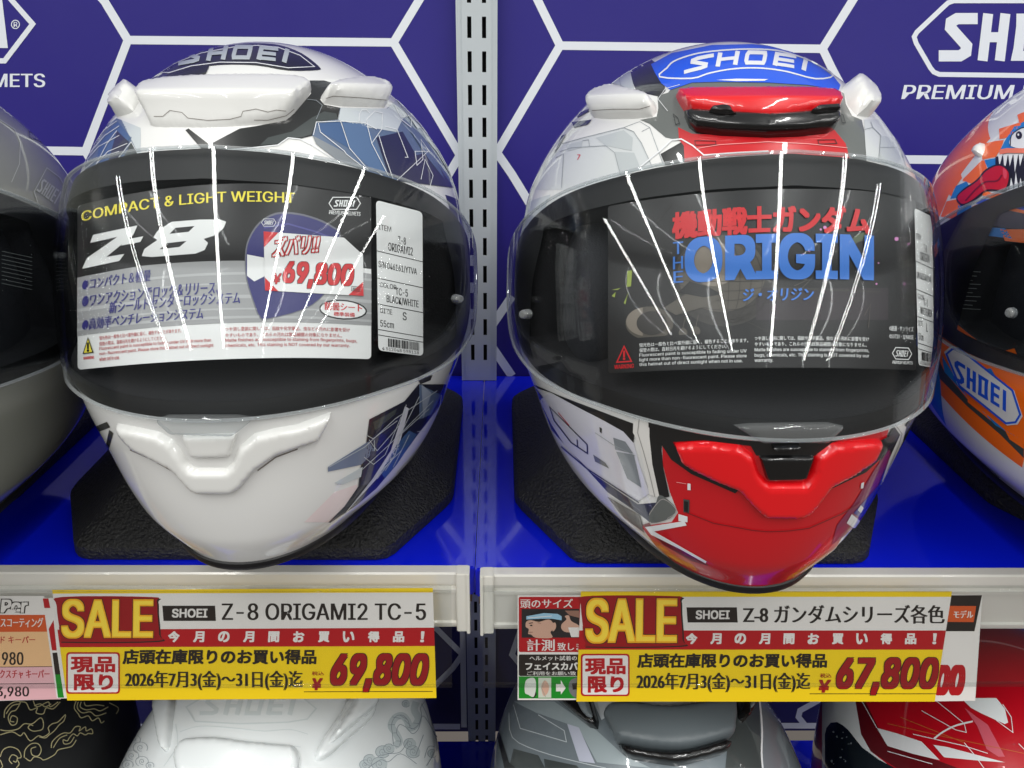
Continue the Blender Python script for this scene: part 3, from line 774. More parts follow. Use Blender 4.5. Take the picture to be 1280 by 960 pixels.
hx = '308,320 312,300 325,280 345,268.5 370,268.5 395,275 415,285 424,297 414,345 405,367 380,386 335,398 325,395 318,378 309,348'
i.warp, w0 = None, i.warp
i.poly(printed('pale glow print', (112, 112, 122)), smooth([((x - 365) * 1.03 + 365, (y - 330) * 1.03 + 329.5) for x, y in P(hx)], 3), lift=3)
i.poly(printed('indigo print', (52, 50, 112)), smooth(P(hx), 3), lift=4)
i.poly(KWHT, P('309,318 330,322 332,345 318,352 309,345'), lift=5); i.line(printed('violet shade', (84, 82, 150)), P('330,285 360,280 395,290 420,300'), 2, lift=5)
i.badge(KWHT, 327, 274, 345, 283, .6, 6)
zz = dict(lift=5)
for poly, holes in (('470,215 690,168 670,215 535,325 625,310 600,345 415,385 440,330 590,225 455,255', ()), ('625,240 720,222 705,250 610,268', ()),
                    ('860,150 1000,139 1100,138 1132,150 1120,180 1085,215 1020,235 1042,255 1025,290 980,308 760,325 712,320 725,285 790,240 770,228 790,195', ('880,180 975,171 945,200 850,210', '840,256 935,245 900,275 800,287'))):
    i.poly(KWHT, tE(poly), [tE(x) for x in holes], lift=5)
i.badge(KWHT, 411, 247, 450, 262, 1.1, 5); i.text(KWHT, 'PREMIUM HELMETS', 411, 263, 450, 268, .02, .1, 5, skewy=.06)
i.warp = w0
for t, x0, v0, x1, v1 in (('●コンパクト＆軽量', 104, 91.5, 189, 105), ('●ワンアクションでロック＆リリース、', 104, 111, 273, 125.5), ('新シールドセンターロックシステム', 137, 123.5, 300, 137.5), ('●高効率ベンチレーションシステム', 104, 139.5, 254, 153.5)):
    i.text(KNVY, t, x0, v0, x1, v1, .022, .15, 5)
i.poly(KYEL, [(111, 163), (117, 181), (105, 181)], lift=4); i.line(KBLK, [(111, 163), (117, 181), (105, 181)], 1.1, True, 5); i.text(KBLK, '!', 110.2, 169, 111.8, 179, .06, lift=5)
i.text(KRED, 'WARNING', 105, 185, 118, 188.5, .03, lift=4)
WARN = (('蛍光色は一般色と比べ紫外線に弱く、褪色することがあります。', '保管の際は、直射日光を避けるようにしてください。', 'Fluorescent paint is susceptible to fading under UV light more than', 'non-fluorescent paint. Please store this helmet out of direct sunlight', 'when not in use.'),
        ('つや消し塗装に関しては、指紋や化学薬品、虫などの汚れに影響を受け', 'やすいものであり、これらの汚れは製品補償の対象になりません。', 'Matte finishes are susceptible to staining from fingerprints, bugs,', 'chemicals, etc. This staining is NOT covered by our warranty.'))
RD2 = printed('dull red print', (186, 70, 72))
for t, v, x1 in zip(WARN[0], (162.5, 169.5, 175.5, 181.5, 187.5), (227, 208, 264, 267, 150)): i.text(RD2, t, 125, v, x1, v + 4.8, .012, lift=4, res=1)
for t, v, x1 in zip(WARN[1], (163.5, 170.5, 176.5, 182.5), (437, 427, 446, 437)): i.text(RD2, t, 282, v, x1, v + 4.8, .012, lift=4, res=1)
i.line(KBLK, arc_pts(428.5, 142, 29, 11, 0, 350, 20), 1.6, True, 4); i.poly(KWHT, arc_pts(428.5, 142, 28, 10.2, 0, 350, 20), lift=3)
i.text(KRED, '防曇シート', 406, 134, 452, 143.5, .03, lift=5); i.text(KRED, '標準装備', 417, 145, 443, 150, .03, lift=5)
finish(i, 'insert_card', 'black and silver printed card with navy bullet text behind the white helmet visor', 'display card')
# ---- red and white price sticker
i = sheet(hL, .0017, 5)
i.poly(KWHT, tF('38,197 440,228 535,315 538,520 45,492'), lift=0)
for t in ('38,197 112,203 40,276', '45,428 112,496 45,492', '536,448 538,520 462,515'): i.poly(KRED, tF(t), lift=1)
for b, m, l in ((.085, KBLK, 1), (.06, KRED, 2), (.02, KWHT, 3)): i.text(m, 'ズバリ!!', 341, 298, 399, 321, b, .25, l, skewy=-.10)
for b, m, l in ((.062, KBLK, 1), (.042, KRED, 2)):
    i.text(m, '69,800', 355, 327, 441, 358, b, .18, l, skewy=.05); i.text(m, '¥', 342, 342, 352, 355, b * .7, .2, l)
i.line(KBLK, tF('478,472 520,475 519,497 477,494'), .6, True, 2); i.text(KBLK, '税込', 440.5, 359.5, 449, 363, .02, 0, 2)
finish(i, 'price_sticker', 'white price sticker with red corners reading 69,800 on the visor of the white helmet', 'price sticker')
# ---- white size labels
def size_label(h, label, quad, rows, skew, grp):
    (ax, ay), (bx, by), (cx, cy), (dx, dy) = quad          # corners: upper left, upper right, lower right, lower left
    def w(u, v):
        s, t = u / 60, v / 180
        return ((ax * (1 - s) + bx * s) * (1 - t) + (dx * (1 - s) + cx * s) * t, (ay * (1 - s) + by * s) * (1 - t) + (dy * (1 - s) + cy * s) * t)
    i = sheet(h, .0012, 5, w)
    i.poly(KWHT, rrect(0, 0, 60, 180, 5), lift=0)
    for t, x0, y0, x1, y1 in rows: i.text(KBLK, t, x0, y0, x1, y1, .012, lift=1)
    for y in (61.5, 94, 125, 155.5, 162): i.line(KBLK, [(0, y - .6), (60, y + .8)], .9, lift=1)
    random.seed(5); x = 13
    while x < 54:
        q = random.choice((.7, 1.2, 1.9)); i.poly(KBLK, [(x, 164), (x + q, 164), (x + q, 174), (x, 174)], lift=2); x += q + random.choice((.7, 1.1))
    i.text(KBLK, '4 512048 598118', 5, 175, 54, 178.6, .01, lift=1)
    return finish(i, 'size_label', label, 'size label', grp)
R0 = lambda model, sn, col, paint_, size, cm: (('ITEM', 3, 28, 19, 34.5), (model[0], 28, 37, 38, 46), (model[1], 15, 47.5, 47, 57.5), ('S/N ' + sn, 2, 72, 52, 81), ('COLOR', 3, 97.5, 25, 103.5), (col, 24, 100.5, 40, 109.5), (paint_, 12, 111.5, 54, 121.5), ('SIZE', 3, 128.5, 19, 134.5), (size, 33, 129, 38, 139), (cm, 3, 143, 21, 151))
rows = R0(('Z-8', 'ORIGAMI2'), '046161/YTVA', 'TC-5', 'BLACK/WHITE', 'S', '55cm')
size_label(hL, 'white printed size label with barcode beside the silver card on the white helmet', ((470, 250), (528, 265), (529, 445), (473, 438)), rows, .2, 'size labels on visors')

# ================================================================== red and white helmet
hR = Helmet('full_face_helmet', 'red and white full face helmet with cobalt crown badge and red scoop vent', (.1230, -.2394, .0515), .0374, SHW, 'full face helmets on the upper shelf')
h = hR; k = h.ink
h.band(); h.rim((42, 38, 35)); h.visor(VIS); ck = cheeks(h)
for sx in (1, -1):
    h.loc.poly(PALE, [(sx * .12 * D(a), z) for a, z in ((70, .172), (112, .150), (140, .17), (150, .10), (118, .055), (80, .060), (74, .10))], lift=1)
    h.loc.poly(NVY, [(sx * .12 * D(a), z) for a, z in ((84, .150), (112, .130), (112, .100), (86, .090))], lift=2)
    h.loc.line(INK_W, [(sx * .12 * D(a), z) for a, z in ((80, .075), (100, .10), (125, .15))], .003, lift=3)
# crown
k.poly(BLK, P('788,87 815,75 822,80 830,100 832,114 824,121 796,115 790,101'), lift=1)
k.poly(SMK, P('822,120 835,116 842,108 865,102 960,101 1022,104 1046,112 1055,117 1057,130 1065,145 1077,150 1083,175 1083,202 1058,196 850,176 832,172 812,155 800,150 821,146 823,135'), lift=1)
k.poly(CBL, P('814,81 840,67 890,57 940,56 960,58 990,66 1020,81 1042,97 1050,107 1048,113 1010,107 960,104 900,103 865,104 838,113 827,105 819,92'), lift=3)
k.line(INK_W, smooth(P('825,97 834,86 842,78 860,71 880,66.5 910,63.5 940,62.5 970,64 990,69 1005,74 1020,81 1041,95 1019,99.5 985,91 960,87 935,86 910,88 885,93 865,99'), 3), 1.8, True, 4)
k.warp = lambda u, v: (u, v + ((u - 938) / 72) ** 2 * 9); k.letters(INK_W, 856, 64.5, 1022, 81.5, 4, .2, .33); k.warp = None
k.poly(INK_W, P('895,101 920,99.5 960,100 955,102 920,102.5'), lift=4)
# red brow below the scoop, strokes, slots
k.poly(RED, P('848,160 865,168 960,173 1032,168 1042,163 1056,180 1061,198 1040,201 960,193 905,196 856,203 855,183 849,175'), lift=4)
k.poly(BLK, P('826,193 852,178 856,184 856,203 832,207'), lift=3)
k.line(INK_W, P('798,212 825,190 840,176 852,175 866,183 880,195 920,192 960,190'), 1.6, lift=6); k.line(paint('pink line', (232, 160, 160)), P('870,187 900,182 960,178.5 1010,181 1058,186'), .8, lift=6)
for l in (tC('915,708 1018,710 1020,728 918,730'), tD('245,705 330,703 340,722 250,725'), tC('808,575 830,595 838,622 820,628'), tD('355,575 370,580 382,620 365,618')): k.line(BLK, l, .8, True, 6)
k.line(INK_W, P('835,140 823,125 832,112 850,107'), .6, lift=5)
# left white panel lines and shades
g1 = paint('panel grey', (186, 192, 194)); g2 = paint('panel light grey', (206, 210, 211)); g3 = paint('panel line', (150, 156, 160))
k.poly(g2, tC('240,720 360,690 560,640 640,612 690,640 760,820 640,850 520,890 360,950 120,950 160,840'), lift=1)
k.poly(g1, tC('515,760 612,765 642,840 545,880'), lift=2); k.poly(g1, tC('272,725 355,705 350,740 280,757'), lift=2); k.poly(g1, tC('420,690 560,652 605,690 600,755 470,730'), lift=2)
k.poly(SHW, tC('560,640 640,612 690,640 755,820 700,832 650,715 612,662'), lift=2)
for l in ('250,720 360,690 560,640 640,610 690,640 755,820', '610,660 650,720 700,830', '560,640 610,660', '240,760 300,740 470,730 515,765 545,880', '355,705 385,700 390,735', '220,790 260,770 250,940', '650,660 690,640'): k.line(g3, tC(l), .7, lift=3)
k.text(paint('red mark', (205, 60, 70)), '7', 722, 193.5, 726, 200, .02, .1, 3)
for l in ('300,612 400,600 380,625 312,640', '212,772 250,680 272,672 240,730', '320,575 385,545 385,560 330,590'): k.poly(NVY, tC(l), lift=3)
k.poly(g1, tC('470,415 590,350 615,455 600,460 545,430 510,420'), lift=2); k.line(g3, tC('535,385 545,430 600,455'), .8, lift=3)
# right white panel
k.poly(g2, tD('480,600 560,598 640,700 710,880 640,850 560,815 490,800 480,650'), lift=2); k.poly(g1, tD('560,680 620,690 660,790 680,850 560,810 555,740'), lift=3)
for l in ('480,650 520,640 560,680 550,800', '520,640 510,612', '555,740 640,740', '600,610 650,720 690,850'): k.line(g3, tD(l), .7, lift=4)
# chin: black top band, white panels, red bowl
k.poly(NVY, tK('120,20 200,120 270,270 380,420 480,540 640,650 690,690 740,590 630,600 380,430 200,230 140,80'), lift=2)
k.poly(paint('lavender white', (212, 212, 222)), tK('190,42 320,108 560,232 610,290 640,400 690,545 630,585 500,500 380,420 270,310 200,200 140,80'), lift=3)
k.poly(BLK, tK('110,0 250,60 460,140 620,200 610,292 560,236 460,180 320,108 200,42 130,20'), lift=4)
k.poly(paint('chin tube white', (226, 224, 220)), tK('610,185 640,165 690,185 690,260 705,400 742,570 690,548 668,440 640,300 608,240'), lift=5)
k.line(paint('tube shade', (150, 148, 146)), tK('640,170 632,240 660,330 690,440 718,560'), .9, lift=6)
k.poly(BLK, tK('690,190 760,215 750,330 760,420 790,560 742,570 705,400 690,260'), lift=5)
k.poly(MID, tK('510,265 570,285 610,345 520,325'), lift=5); k.poly(MID, tK('525,335 612,350 650,515 580,470'), lift=5); k.line(g3, tK('420,240 510,300 620,355'), .7, lift=6)
k.line(BLK, tK('192,112 380,300 382,345 300,290 215,180'), 1.4, True, 5); k.line(BLK, tK('330,275 332,310'), 1.2, lift=5); k.poly(BLK, tK('442,212 453,220 452,245 443,236'), lift=5); k.line(RED, tK('235,140 290,205'), .8, lift=5)
k.line(NVY, tK('250,310 380,420 640,590'), 1.6, lift=6); k.poly(SMK, tK('410,350 470,390 490,420 420,385'), lift=5)
k.poly(paint('warm grey lacquer', (96, 92, 88)), tK('480,560 640,650 665,740 560,665'), lift=5)
k.poly(RED, P('828,531 880,540 940,551 1030,550 1060,540 1106,524 1110,535 1103,562 1090,600 1074,634 1058,658 1040,692 1003,718 975,728 945,733 905,730 855,711 822,684 802,657 840,652 848,640 838,615 829,580'), lift=4)
k.poly(SMK, smooth(tK('742,550 800,590 822,628 790,668 700,690 690,640 720,600'), 3), lift=6)
k.line(paint('mist line', (190, 184, 182)), smooth(tK('690,650 720,605 760,570 815,610 820,640 780,668'), 3, False), .6, lift=7)
k.poly(DRD, tK('655,700 690,690 720,740 960,880 985,905 900,880 760,800'), lift=5)
k.poly(INK_W, tK('670,710 865,680 876,702 715,732 975,880 970,890 845,820 700,748'), lift=7); k.poly(INK_W, tK('835,645 880,658 880,686 836,680'), lift=7)
k.poly(INK_W, tK('880,492 895,494 895,526 880,525'), lift=7); k.line(paint('pink line', (232, 160, 160)), tK('825,486 874,494'), .7, lift=7)
k.poly(DGR, tK('860,570 890,575 888,645 860,635'), lift=7); k.poly(BLK, tK('864,580 884,584 882,636 864,628'), lift=8)
k.line(DRD, tK('870,635 1010,690 1200,725 1280,732') + tL('100,728 200,715 370,640 455,585'), 1, lift=8)
k.poly(MAG, P('1110,560 1113,572 1080,645 1055,668 1038,680 1045,655 1066,628 1092,585'), lift=6); k.poly(paint('royal lacquer', (28, 30, 140)), tL('545,500 420,640 465,672 552,545 575,420'), lift=7)
k.poly(INK_W, tL('385,690 410,645 465,690 430,722'), lift=8); k.poly(INK_W, tL('440,625 455,600 470,615 455,640'), lift=8); k.poly(INK_W, tL('458,490 472,485 468,515 455,518'), lift=8)
k.poly(BLK, tL('590,260 640,180 680,210 760,90 760,130 700,260 600,440 560,520 545,500 600,370'), lift=6)
k.poly(paint('chin tube white', (226, 224, 220)), tL('630,155 682,212 665,285 600,420 548,520 598,370 652,250 612,195'), lift=7)
k.poly(paint('lavender white', (212, 212, 222)), tL('690,235 720,180 640,400 570,510'), lift=7)
k.line(paint('tube shade', (150, 148, 146)), tL('620,190 660,245 645,300 590,430'), .9, lift=8)
# black surrounds of the chin vent
k.poly(BLK, P('812,527 880,536 940,548 1040,545 1115,519 1122,525 1105,535 1070,541 1038,552 1018,568 945,568 938,556 880,549 842,551 855,577 923,611 919,615 865,591 840,573 824,548 830,540 812,533'), lift=9)
k.poly(BLK, P('1099,549 1111,543 1105,566 1080,589 1032,612 1036,606 1088,576'), lift=9)
h.pad('forehead_vent', P('855,146 870,146 960,152 1030,146 1043,148 1043,162 1033,168 1000,172 960,173.5 900,171 870,167 861,160'), .008, 5, BPL, 3)
h.pad('vent_lid', smooth(P('844,121 852,113 870,110 910,109 960,108.5 1005,109 1040,114 1048,126 1046,140 1039,149 1020,152 1000,155 960,159 900,156 870,152 860,147'), 3), .010, 6, RED2, 3,
      profile=scoop_profile(108, 142, 160, 1, .55), crease=2)
h.pad('lid_latch', P('884,157 890,150 905,148 918,152 922,160 900,160'), .011, 3, BPL, 3, profile=lambda x, y: 1); h.pad('lid_latch', P('1000,155 1010,149 1036,147 1041,151 1035,156 1010,159'), .011, 3, BPL, 3)
sv = h.pad('side_vent', P('738,142 737,127 740,110 748,105 768,105 790,113 810,120 821,130 822,140 816,147 795,149 760,149.5 742,148'), .009, 5, WPL, 3, profile=scoop_profile(104, 136, 150, 1, .6), crease=2)
seam(h, sv, 'seam', [tC('400,552 500,546 640,545 690,530')], MATS['seam shade'], .7)
h.pad('side_vent', P('1052,111 1058,103 1068,101 1078,106 1088,118 1091,143 1086,147 1070,145 1060,133'), .009, 5, WPL, 3, crease=2)
h.pad('chin_vent', P('842,552 866,549 890,549 925,553 942,566 950,590 960,600 1003,600 1010,590 1017,566 1037,551 1070,548 1099,546 1101,552 1090,575 1062,594 1037,607 1022,628 1011,641 997,647 955,646 940,633 922,612 895,601 865,586 852,577'), .005, 5, RED2, 3, crease=2)
h.pad('visor_lock', P('947,567 1017,567 1006,598 957,599'), .004, 4, BPL, 3); h.pad('lock_latch', P('962,552 998,551 996,560 964,561'), .006, 3, BPL, 3)
h.pad('visor_tab', P('916,529 950,549 1027,549 1049,530 1030,526 935,527'), .004, 4, clear('visor tab plastic', (.86, .88, .89), .05, 1.6, .03, haze=.1), 4, off=.003, parent=h.vis)
pin(h, 667.5, 392, 6.5)
gp = mat('grey pad strip', (84, 86, 90), .7)
h.pad('pad_strip', P('710,298 729,297 734,345 735,395 730,446 717,444 714,370'), .004, 4, gp, 4, surf=ck[0], off=.001)
h.done()
i = sheet(hR, .0009, 5, wpx(759, 1145, ((759, 258), (950, 237), (1145, 244)), ((762, 467), (950, 460), (1145, 463))))
i.poly(KBLK, rrect(760, 0, 1145, 200, 3), lift=0)
i.warp, w0 = None, i.warp
r1, r2, r3 = printed('taupe print', (84, 78, 70)), printed('dark taupe print', (52, 48, 45)), printed('pale taupe print', (132, 122, 110))
i.poly(r2, arc_pts(905, 350, 66, 58, 0, 350, 30), lift=1); i.poly(r1, arc_pts(902, 342, 55, 48, 0, 350, 30), lift=2); i.poly(r3, arc_pts(892, 330, 30, 28, 0, 350, 24), lift=3)
for q in range(5):
    i.line(r2, arc_pts(905, 350, 62 - q * 14, 54, -90, 90, 12), .6, lift=4); i.line(r2, arc_pts(905, 350, 62, 50 - q * 12, 0, 180, 12), .6, lift=4)
i.poly(r1, arc_pts(812, 404, 30, 21, 0, 350, 24), lift=2); i.poly(r3, arc_pts(808, 402, 25, 18, 100, 260, 14), lift=3); i.poly(r2, arc_pts(815, 404, 19, 15, 0, 350, 24), lift=4)
i.poly(r1, P('830,385 860,366 895,362 902,372 880,384 845,394'), lift=5); i.poly(KBLK, P('848,366 862,352 884,358 902,368 880,372'), lift=6)
for x, y in ((854, 416), (870, 414)): i.poly(r1, arc_pts(x, y, 5.5, 6, 0, 340, 14), lift=4); i.line(r1, [(x, y - 6), (x + 3, y - 20)], .8, lift=4)
lime = printed('olive print', (150, 165, 70))
for t in ('578,395 602,392 596,472 575,475', '500,520 540,480 520,500 515,528', '560,555 585,500 575,530 568,562', '500,490 545,480 530,490'): i.poly(lime, tG(t), lift=3)
for t in ('800,60 700,180', '640,330 690,295 780,300', '720,295 790,450', '1080,600 1280,700'): i.line(r2, tG(t), .7, lift=2)
i.poly(printed('leaf print', (84, 96, 70)), tH('400,255 440,215 500,195 470,240 410,275'), lift=2); i.line(r2, tH('30,480 200,485 560,500'), 2.5, lift=2); i.poly(printed('plum shade print', (46, 38, 42)), tH('-60,480 600,480 600,640 -60,640'), lift=1)
for t in ('550,190 480,240 350,280', '720,330 660,380 720,360', '480,620 510,560 500,680', '130,470 220,430 170,480'): i.line(r1, tH(t), .8, lift=3)
pk = printed('pink print', (214, 140, 196))
random.seed(3)
for x, y, r in ((283, 178, 2.2), (262, 188, 1.4), (175, 318, 2.4), (205, 295, 1.5), (465, 340, 3), (520, 330, 2.2), (640, 235, 2.6), (540, 460, 1.2), (680, 460, 1.6), (700, 260, 1.4), (30, 580, 1.6), (550, 355, 1), (440, 300, 1.6)):
    i.poly(pk, arc_pts(960 + x / 4, 240 + y / 4, r, r, 0, 330, 9), lift=3)
i.warp = w0
i.text(KRED, '機動戦士ガンダム', 842, 20, 1085, 49, .045, 0, 8)
kb = printed('azure print', (62, 122, 208))
i.text(kb, 'ORIGIN', 859, 52, 1088, 99, .055, 0, 8); i.text(kb, 'T', 842, 53, 854, 67, .02, lift=8); i.text(kb, 'H', 842, 69.5, 854, 84, .02, lift=8); i.text(kb, 'E', 842.5, 86.5, 854, 100, .02, lift=8)
i.text(kb, 'ジ・オリジン', 929, 111, 1016, 125, .035, .1, 8)
i.poly(KBLK, [(761, 160), (1144, 160), (1144, 199), (761, 199)], lift=5)
for t, v, x1 in zip(WARN[0][:2] + ('Fluorescent paint is susceptible to fading under UV', 'light more than non-fluorescent paint. Please store', 'this helmet out of direct sunlight when not in use.'), (166.5, 172.5, 178.5, 184, 189.5), (935, 908, 933, 933, 928)): i.text(KWHT, t, 800, v, x1, v + 4.8, .012, lift=7, res=1)
for t, v, x1 in zip(WARN[1][:2] + ('Matte finishes are susceptible to staining from fingerprints,', 'bugs, chemicals, etc. This staining is NOT covered by our', 'warranty.'), (164.5, 171, 177.5, 183.5, 189.5), (1085, 1082, 1085, 1085, 966)): i.text(KWHT, t, 943, v, x1, v + 4.8, .012, lift=7, res=1)
i.line(KRED, [(781, 169), (790, 187), (772, 187)], 1.6, True, 7); i.text(KRED, '!', 780.2, 174.5, 781.8, 184.5, .06, lift=7); i.text(KRED, 'WARNING', 769, 190, 793, 195, .03, lift=7)
i.text(KWHT, '©創通・サンライズ', 1110, 150.5, 1140, 156.5, .01, lift=7, res=1); i.text(KWHT, '©SOTSU・SUNRISE', 1110, 160, 1140, 165, .01, lift=7, res=1)
i.badge(KWHT, 1114, 175, 1138, 188, 1, 7); i.text(KWHT, 'PREMIUM HELMETS', 1114, 190, 1139, 193.5, .02, .1, 7)
finish(i, 'insert_card', 'black card with red title and big blue letters behind the red helmet visor', 'display card')
rows = R0(('Z-8', 'ORIGIN'), '043304/YTVA', 'TC-1', 'WHITE/RED', 'L', '57cm')
size_label(hR, 'white printed size label foreshortened at the right edge of the red helmet visor', ((1143, 260), (1166, 271), (1167, 460), (1148, 456)), rows, .2, 'size labels on visors')
# ------------------------------------------------------------------ foam bases
FOAM = mat('black foam', (27, 27, 28), .5, 0, 0, 1.0, 480, vary=.15, spec=.6, bdist=.0035)
def base(label, cx, y0, y1, hw, ztop=0.046, z=0, ch=(.036, .066), slope=.042):
    def octa(s, zz):
        x = hw - s; a, b = y0 + s, y1 - s; k = max(.3, 1 - s / .14)
        c, d = ch[0] * k, ch[1] * k
        pts = [(-x + c, a), (x - c, a), (x, a + d), (x, b - d * .6), (x - c, b), (-x + c, b), (-x, b - d * .6), (-x, a + d)]
        out = []
        for i, p in enumerate(pts):                         # soften the corners
            q, r = Vector(pts[i - 1]), Vector(pts[(i + 1) % 8]); p = Vector(p)
            for t in (-1, 0, 1):
                e = p + ((q - p).normalized() * .007 if t < 0 else (r - p).normalized() * .007 if t > 0 else ((q - p).normalized() + (r - p).normalized()) * .0018)
                out.append((cx + e.x, e.y, z + zz))
        return out
    L = [octa(.001, .0004), octa(-.0004, .003), octa(0, .010), octa(.0022, .0125), octa(slope * .3, ztop * .42), octa(slope * .8, ztop * .9), octa(slope, ztop), octa(slope + .02, ztop)]
    b = MB(); n = len(L[0]); vs = [Vector(v) for l in L for v in l]
    fs = grid_faces(len(L), n, True) + [tuple(range(n)), tuple(range((len(L) - 1) * n, len(L) * n))]
    b.add(vs, fs, FOAM); o = b.build('foam_base', smooth=True); o['label'] = label; o['category'] = 'helmet base'; o['group'] = 'black foam helmet bases'
    return o
base('black foam base under the white helmet', -.1645, -.2925, -.03, .132)
base('black foam base under the red and white helmet', .138, -.2960, -.03, .127)

# ------------------------------------------------------------------ paper in the price rails
CY, CR, CW = printed('card yellow', (238, 202, 22)), printed('card red', (176, 14, 24)), printed('card white', (226, 220, 216))
CK, CD = printed('card black', (36, 28, 24)), printed('card deep red', (150, 14, 20)); COR = printed('card orange', (240, 168, 30)); CLY = printed('card light yellow', (248, 214, 70))
CG, CO = printed('card green', (24, 132, 34)), printed('card vermilion', (205, 84, 34))
def paper(off): 
    return Ink(plane_map(CP + CN * off, CN), 40, .00006)
def done(ink, name, label, cat, group=None): return finish(ink, name, label, cat, group)
def sale(i, q, x, title, tbox, price, pbox, rows):
    """q: four corners; rows: left/right heights of the bands"""
    (l1, r1), (l2, r2), (l3, r3) = rows
    tl, tr, br, bl = q
    ed = lambda a, b, y: a[0] + (b[0] - a[0]) * (y - a[1]) / (b[1] - a[1])
    L = lambda y: (ed(tl, bl, y), y); R = lambda y: (ed(tr, br, y), y)
    i.poly(CY, q, lift=0); i.poly(CW, [L(l1), R(r1), R(r2), L(l2)], lift=1); i.poly(CR, [L(l2), R(r2), R(r3), L(l3)], lift=1)
    # burst lettering
    s0, s1, t0, t1 = x['sale']
    blob = [(s0 - 5, t0 + 8), (s0 + 2, t0 - 3), (s1 - 4, t0 - 3), (s1 + 3, t0 + 2), (s1 + 4, t0 + 18), (s1 + 6, t1 - 4), (s1 + 2, t1 + 4), (s0 + 8, t1 + 5), (s0 + 1, t1 - 1)]
    i.poly(CK, smooth([(a + 2, b + 1.5) for a, b in blob], 4), lift=2); i.poly(CD, smooth(blob, 4), lift=3)
    for m, bb, lf in ((CD, .10, 4), (CK, .062, 5), (COR, .046, 6)): i.text(m, 'SALE', s0 + 3, t0 + 1, s1 - 3, t1 - 1, bb, .02, lf)
    i.text(CLY, 'SALE', s0 + 3, t0 + 1, s1 - 3, t1 - 1, .026, .02, 7)
    a, b, c, d = x['box']; i.poly(CK, [(a, b), (c, b), (c + 1, d), (a + 1.5, d)], lift=2); w = c - a
    i.text(CW, 'SHOEI', a + w * .19, b + 4, c - w * .15, d - 4.5, .045, .03, 3)
    i.text(CK, title, *tbox, .03, 0, 2)
    for ch, cx in zip('今月の月間お買い得品！', x['kan']):
        ww = 4 if ch == '！' else 13; i.text(CW, ch, cx, x['ky'], cx + ww, x['ky'] + 12.5, .05, .05, 2)
    a, b, c, d = x['lim']; i.poly(CR, rrect(a, b, c, d, 4), lift=2); i.poly(CW, rrect(a + 2.2, b + 2, c - 2, d - 2, 3), lift=3)
    w, hh = c - a, d - b
    i.text(CR, '現品', a + w * .10, b + hh * .12, c - w * .10, b + hh * .47, .05, 0, 4); i.text(CR, '限り', a + w * .16, b + hh * .54, c - w * .14, b + hh * .9, .05, 0, 4)
    i.text(CK, '店頭在庫限りのお買い得品', *x['ten'], .04, .05, 2); i.text(CK, '2026年7月3(金)～31日(金)迄', *x['date'], .03, 0, 2)
    i.text(CD, '税込', *x['tax'], .03, 0, 2); i.text(CD, '¥', *x['yen'], .05, .12, 2)
    a, b, c, d = pbox; i.line(CK, x['rule'], .8, lift=2)
    for m, bb, lf in ((CK, .056, 3), (CD, .04, 4)): i.text(m, price, a + 4, b + 3, c - 4, d - 3, bb, .24, lf)
i = paper(.0011)
sale(i, [(65, 737.5), (541, 735), (545.5, 872.5), (84, 875.5)], dict(sale=(76, 193, 749, 797), box=(203, 757, 269, 776), kan=[211 + 31.2 * n for n in range(10)] + [526], ky=789.5, lim=(83, 815, 150, 867),
     ten=(154, 812, 395, 829.5), date=(157, 838, 378, 862.5), tax=(390, 839, 405, 844), yen=(391, 848, 403, 862), rule=[(380, 864.5), (541, 864)]),
     'Z-8 ORIGAMI2 TC-5', (278, 754, 532, 775), '69,800', (411, 815, 538, 866), ((742, 740.5), (787, 784.5), (809, 807.5)))
done(i, 'sale_card', 'yellow and red sale card priced 69,800 in the left price rail', 'sale card', 'yellow and red sale cards')
i = paper(.0011)
sale(i, [(726, 739), (1190, 739), (1168.5, 877), (720.5, 877)], dict(sale=(731, 847, 748, 803), box=(858, 759, 921, 778), kan=[858 + 30.4 * n for n in range(10)] + [1166], ky=792, lim=(726, 817, 787, 870),
     ten=(797, 817, 1033, 834), date=(796, 840.5, 1012, 865), tax=(1025, 841.5, 1039, 847), yen=(1024, 850, 1038, 865), rule=[(1012, 867), (1170, 867)]),
     'Z-8 ガンダムシリーズ各色', (929, 756, 1180, 779.5), '67,800', (1043, 820, 1175, 870), ((746, 746), (788, 788), (812, 812)))
done(i, 'sale_card', 'yellow and red sale card priced 67,800 in the right price rail', 'sale card', 'yellow and red sale cards')
# behind the right sale card
i = paper(.0003)
i.poly(CW, [(1150, 742), (1228, 744), (1219, 876), (1140, 877)], lift=0); i.poly(CK, [(1150, 744), (1227.5, 744), (1218, 789), (1150, 789)], lift=1)
i.poly(CO, [(1150, 757), (1220, 757.5), (1217, 777.5), (1150, 777)], lift=2); i.text(CW, 'モデル', 1192, 763, 1216, 772.5, .03, .05, 3); i.text(CR, '00', 1170, 833, 1204, 867, .075, .22, 2)
done(i, 'price_card', 'white price card with black top band peeking out behind the 67,800 sale card', 'price card')
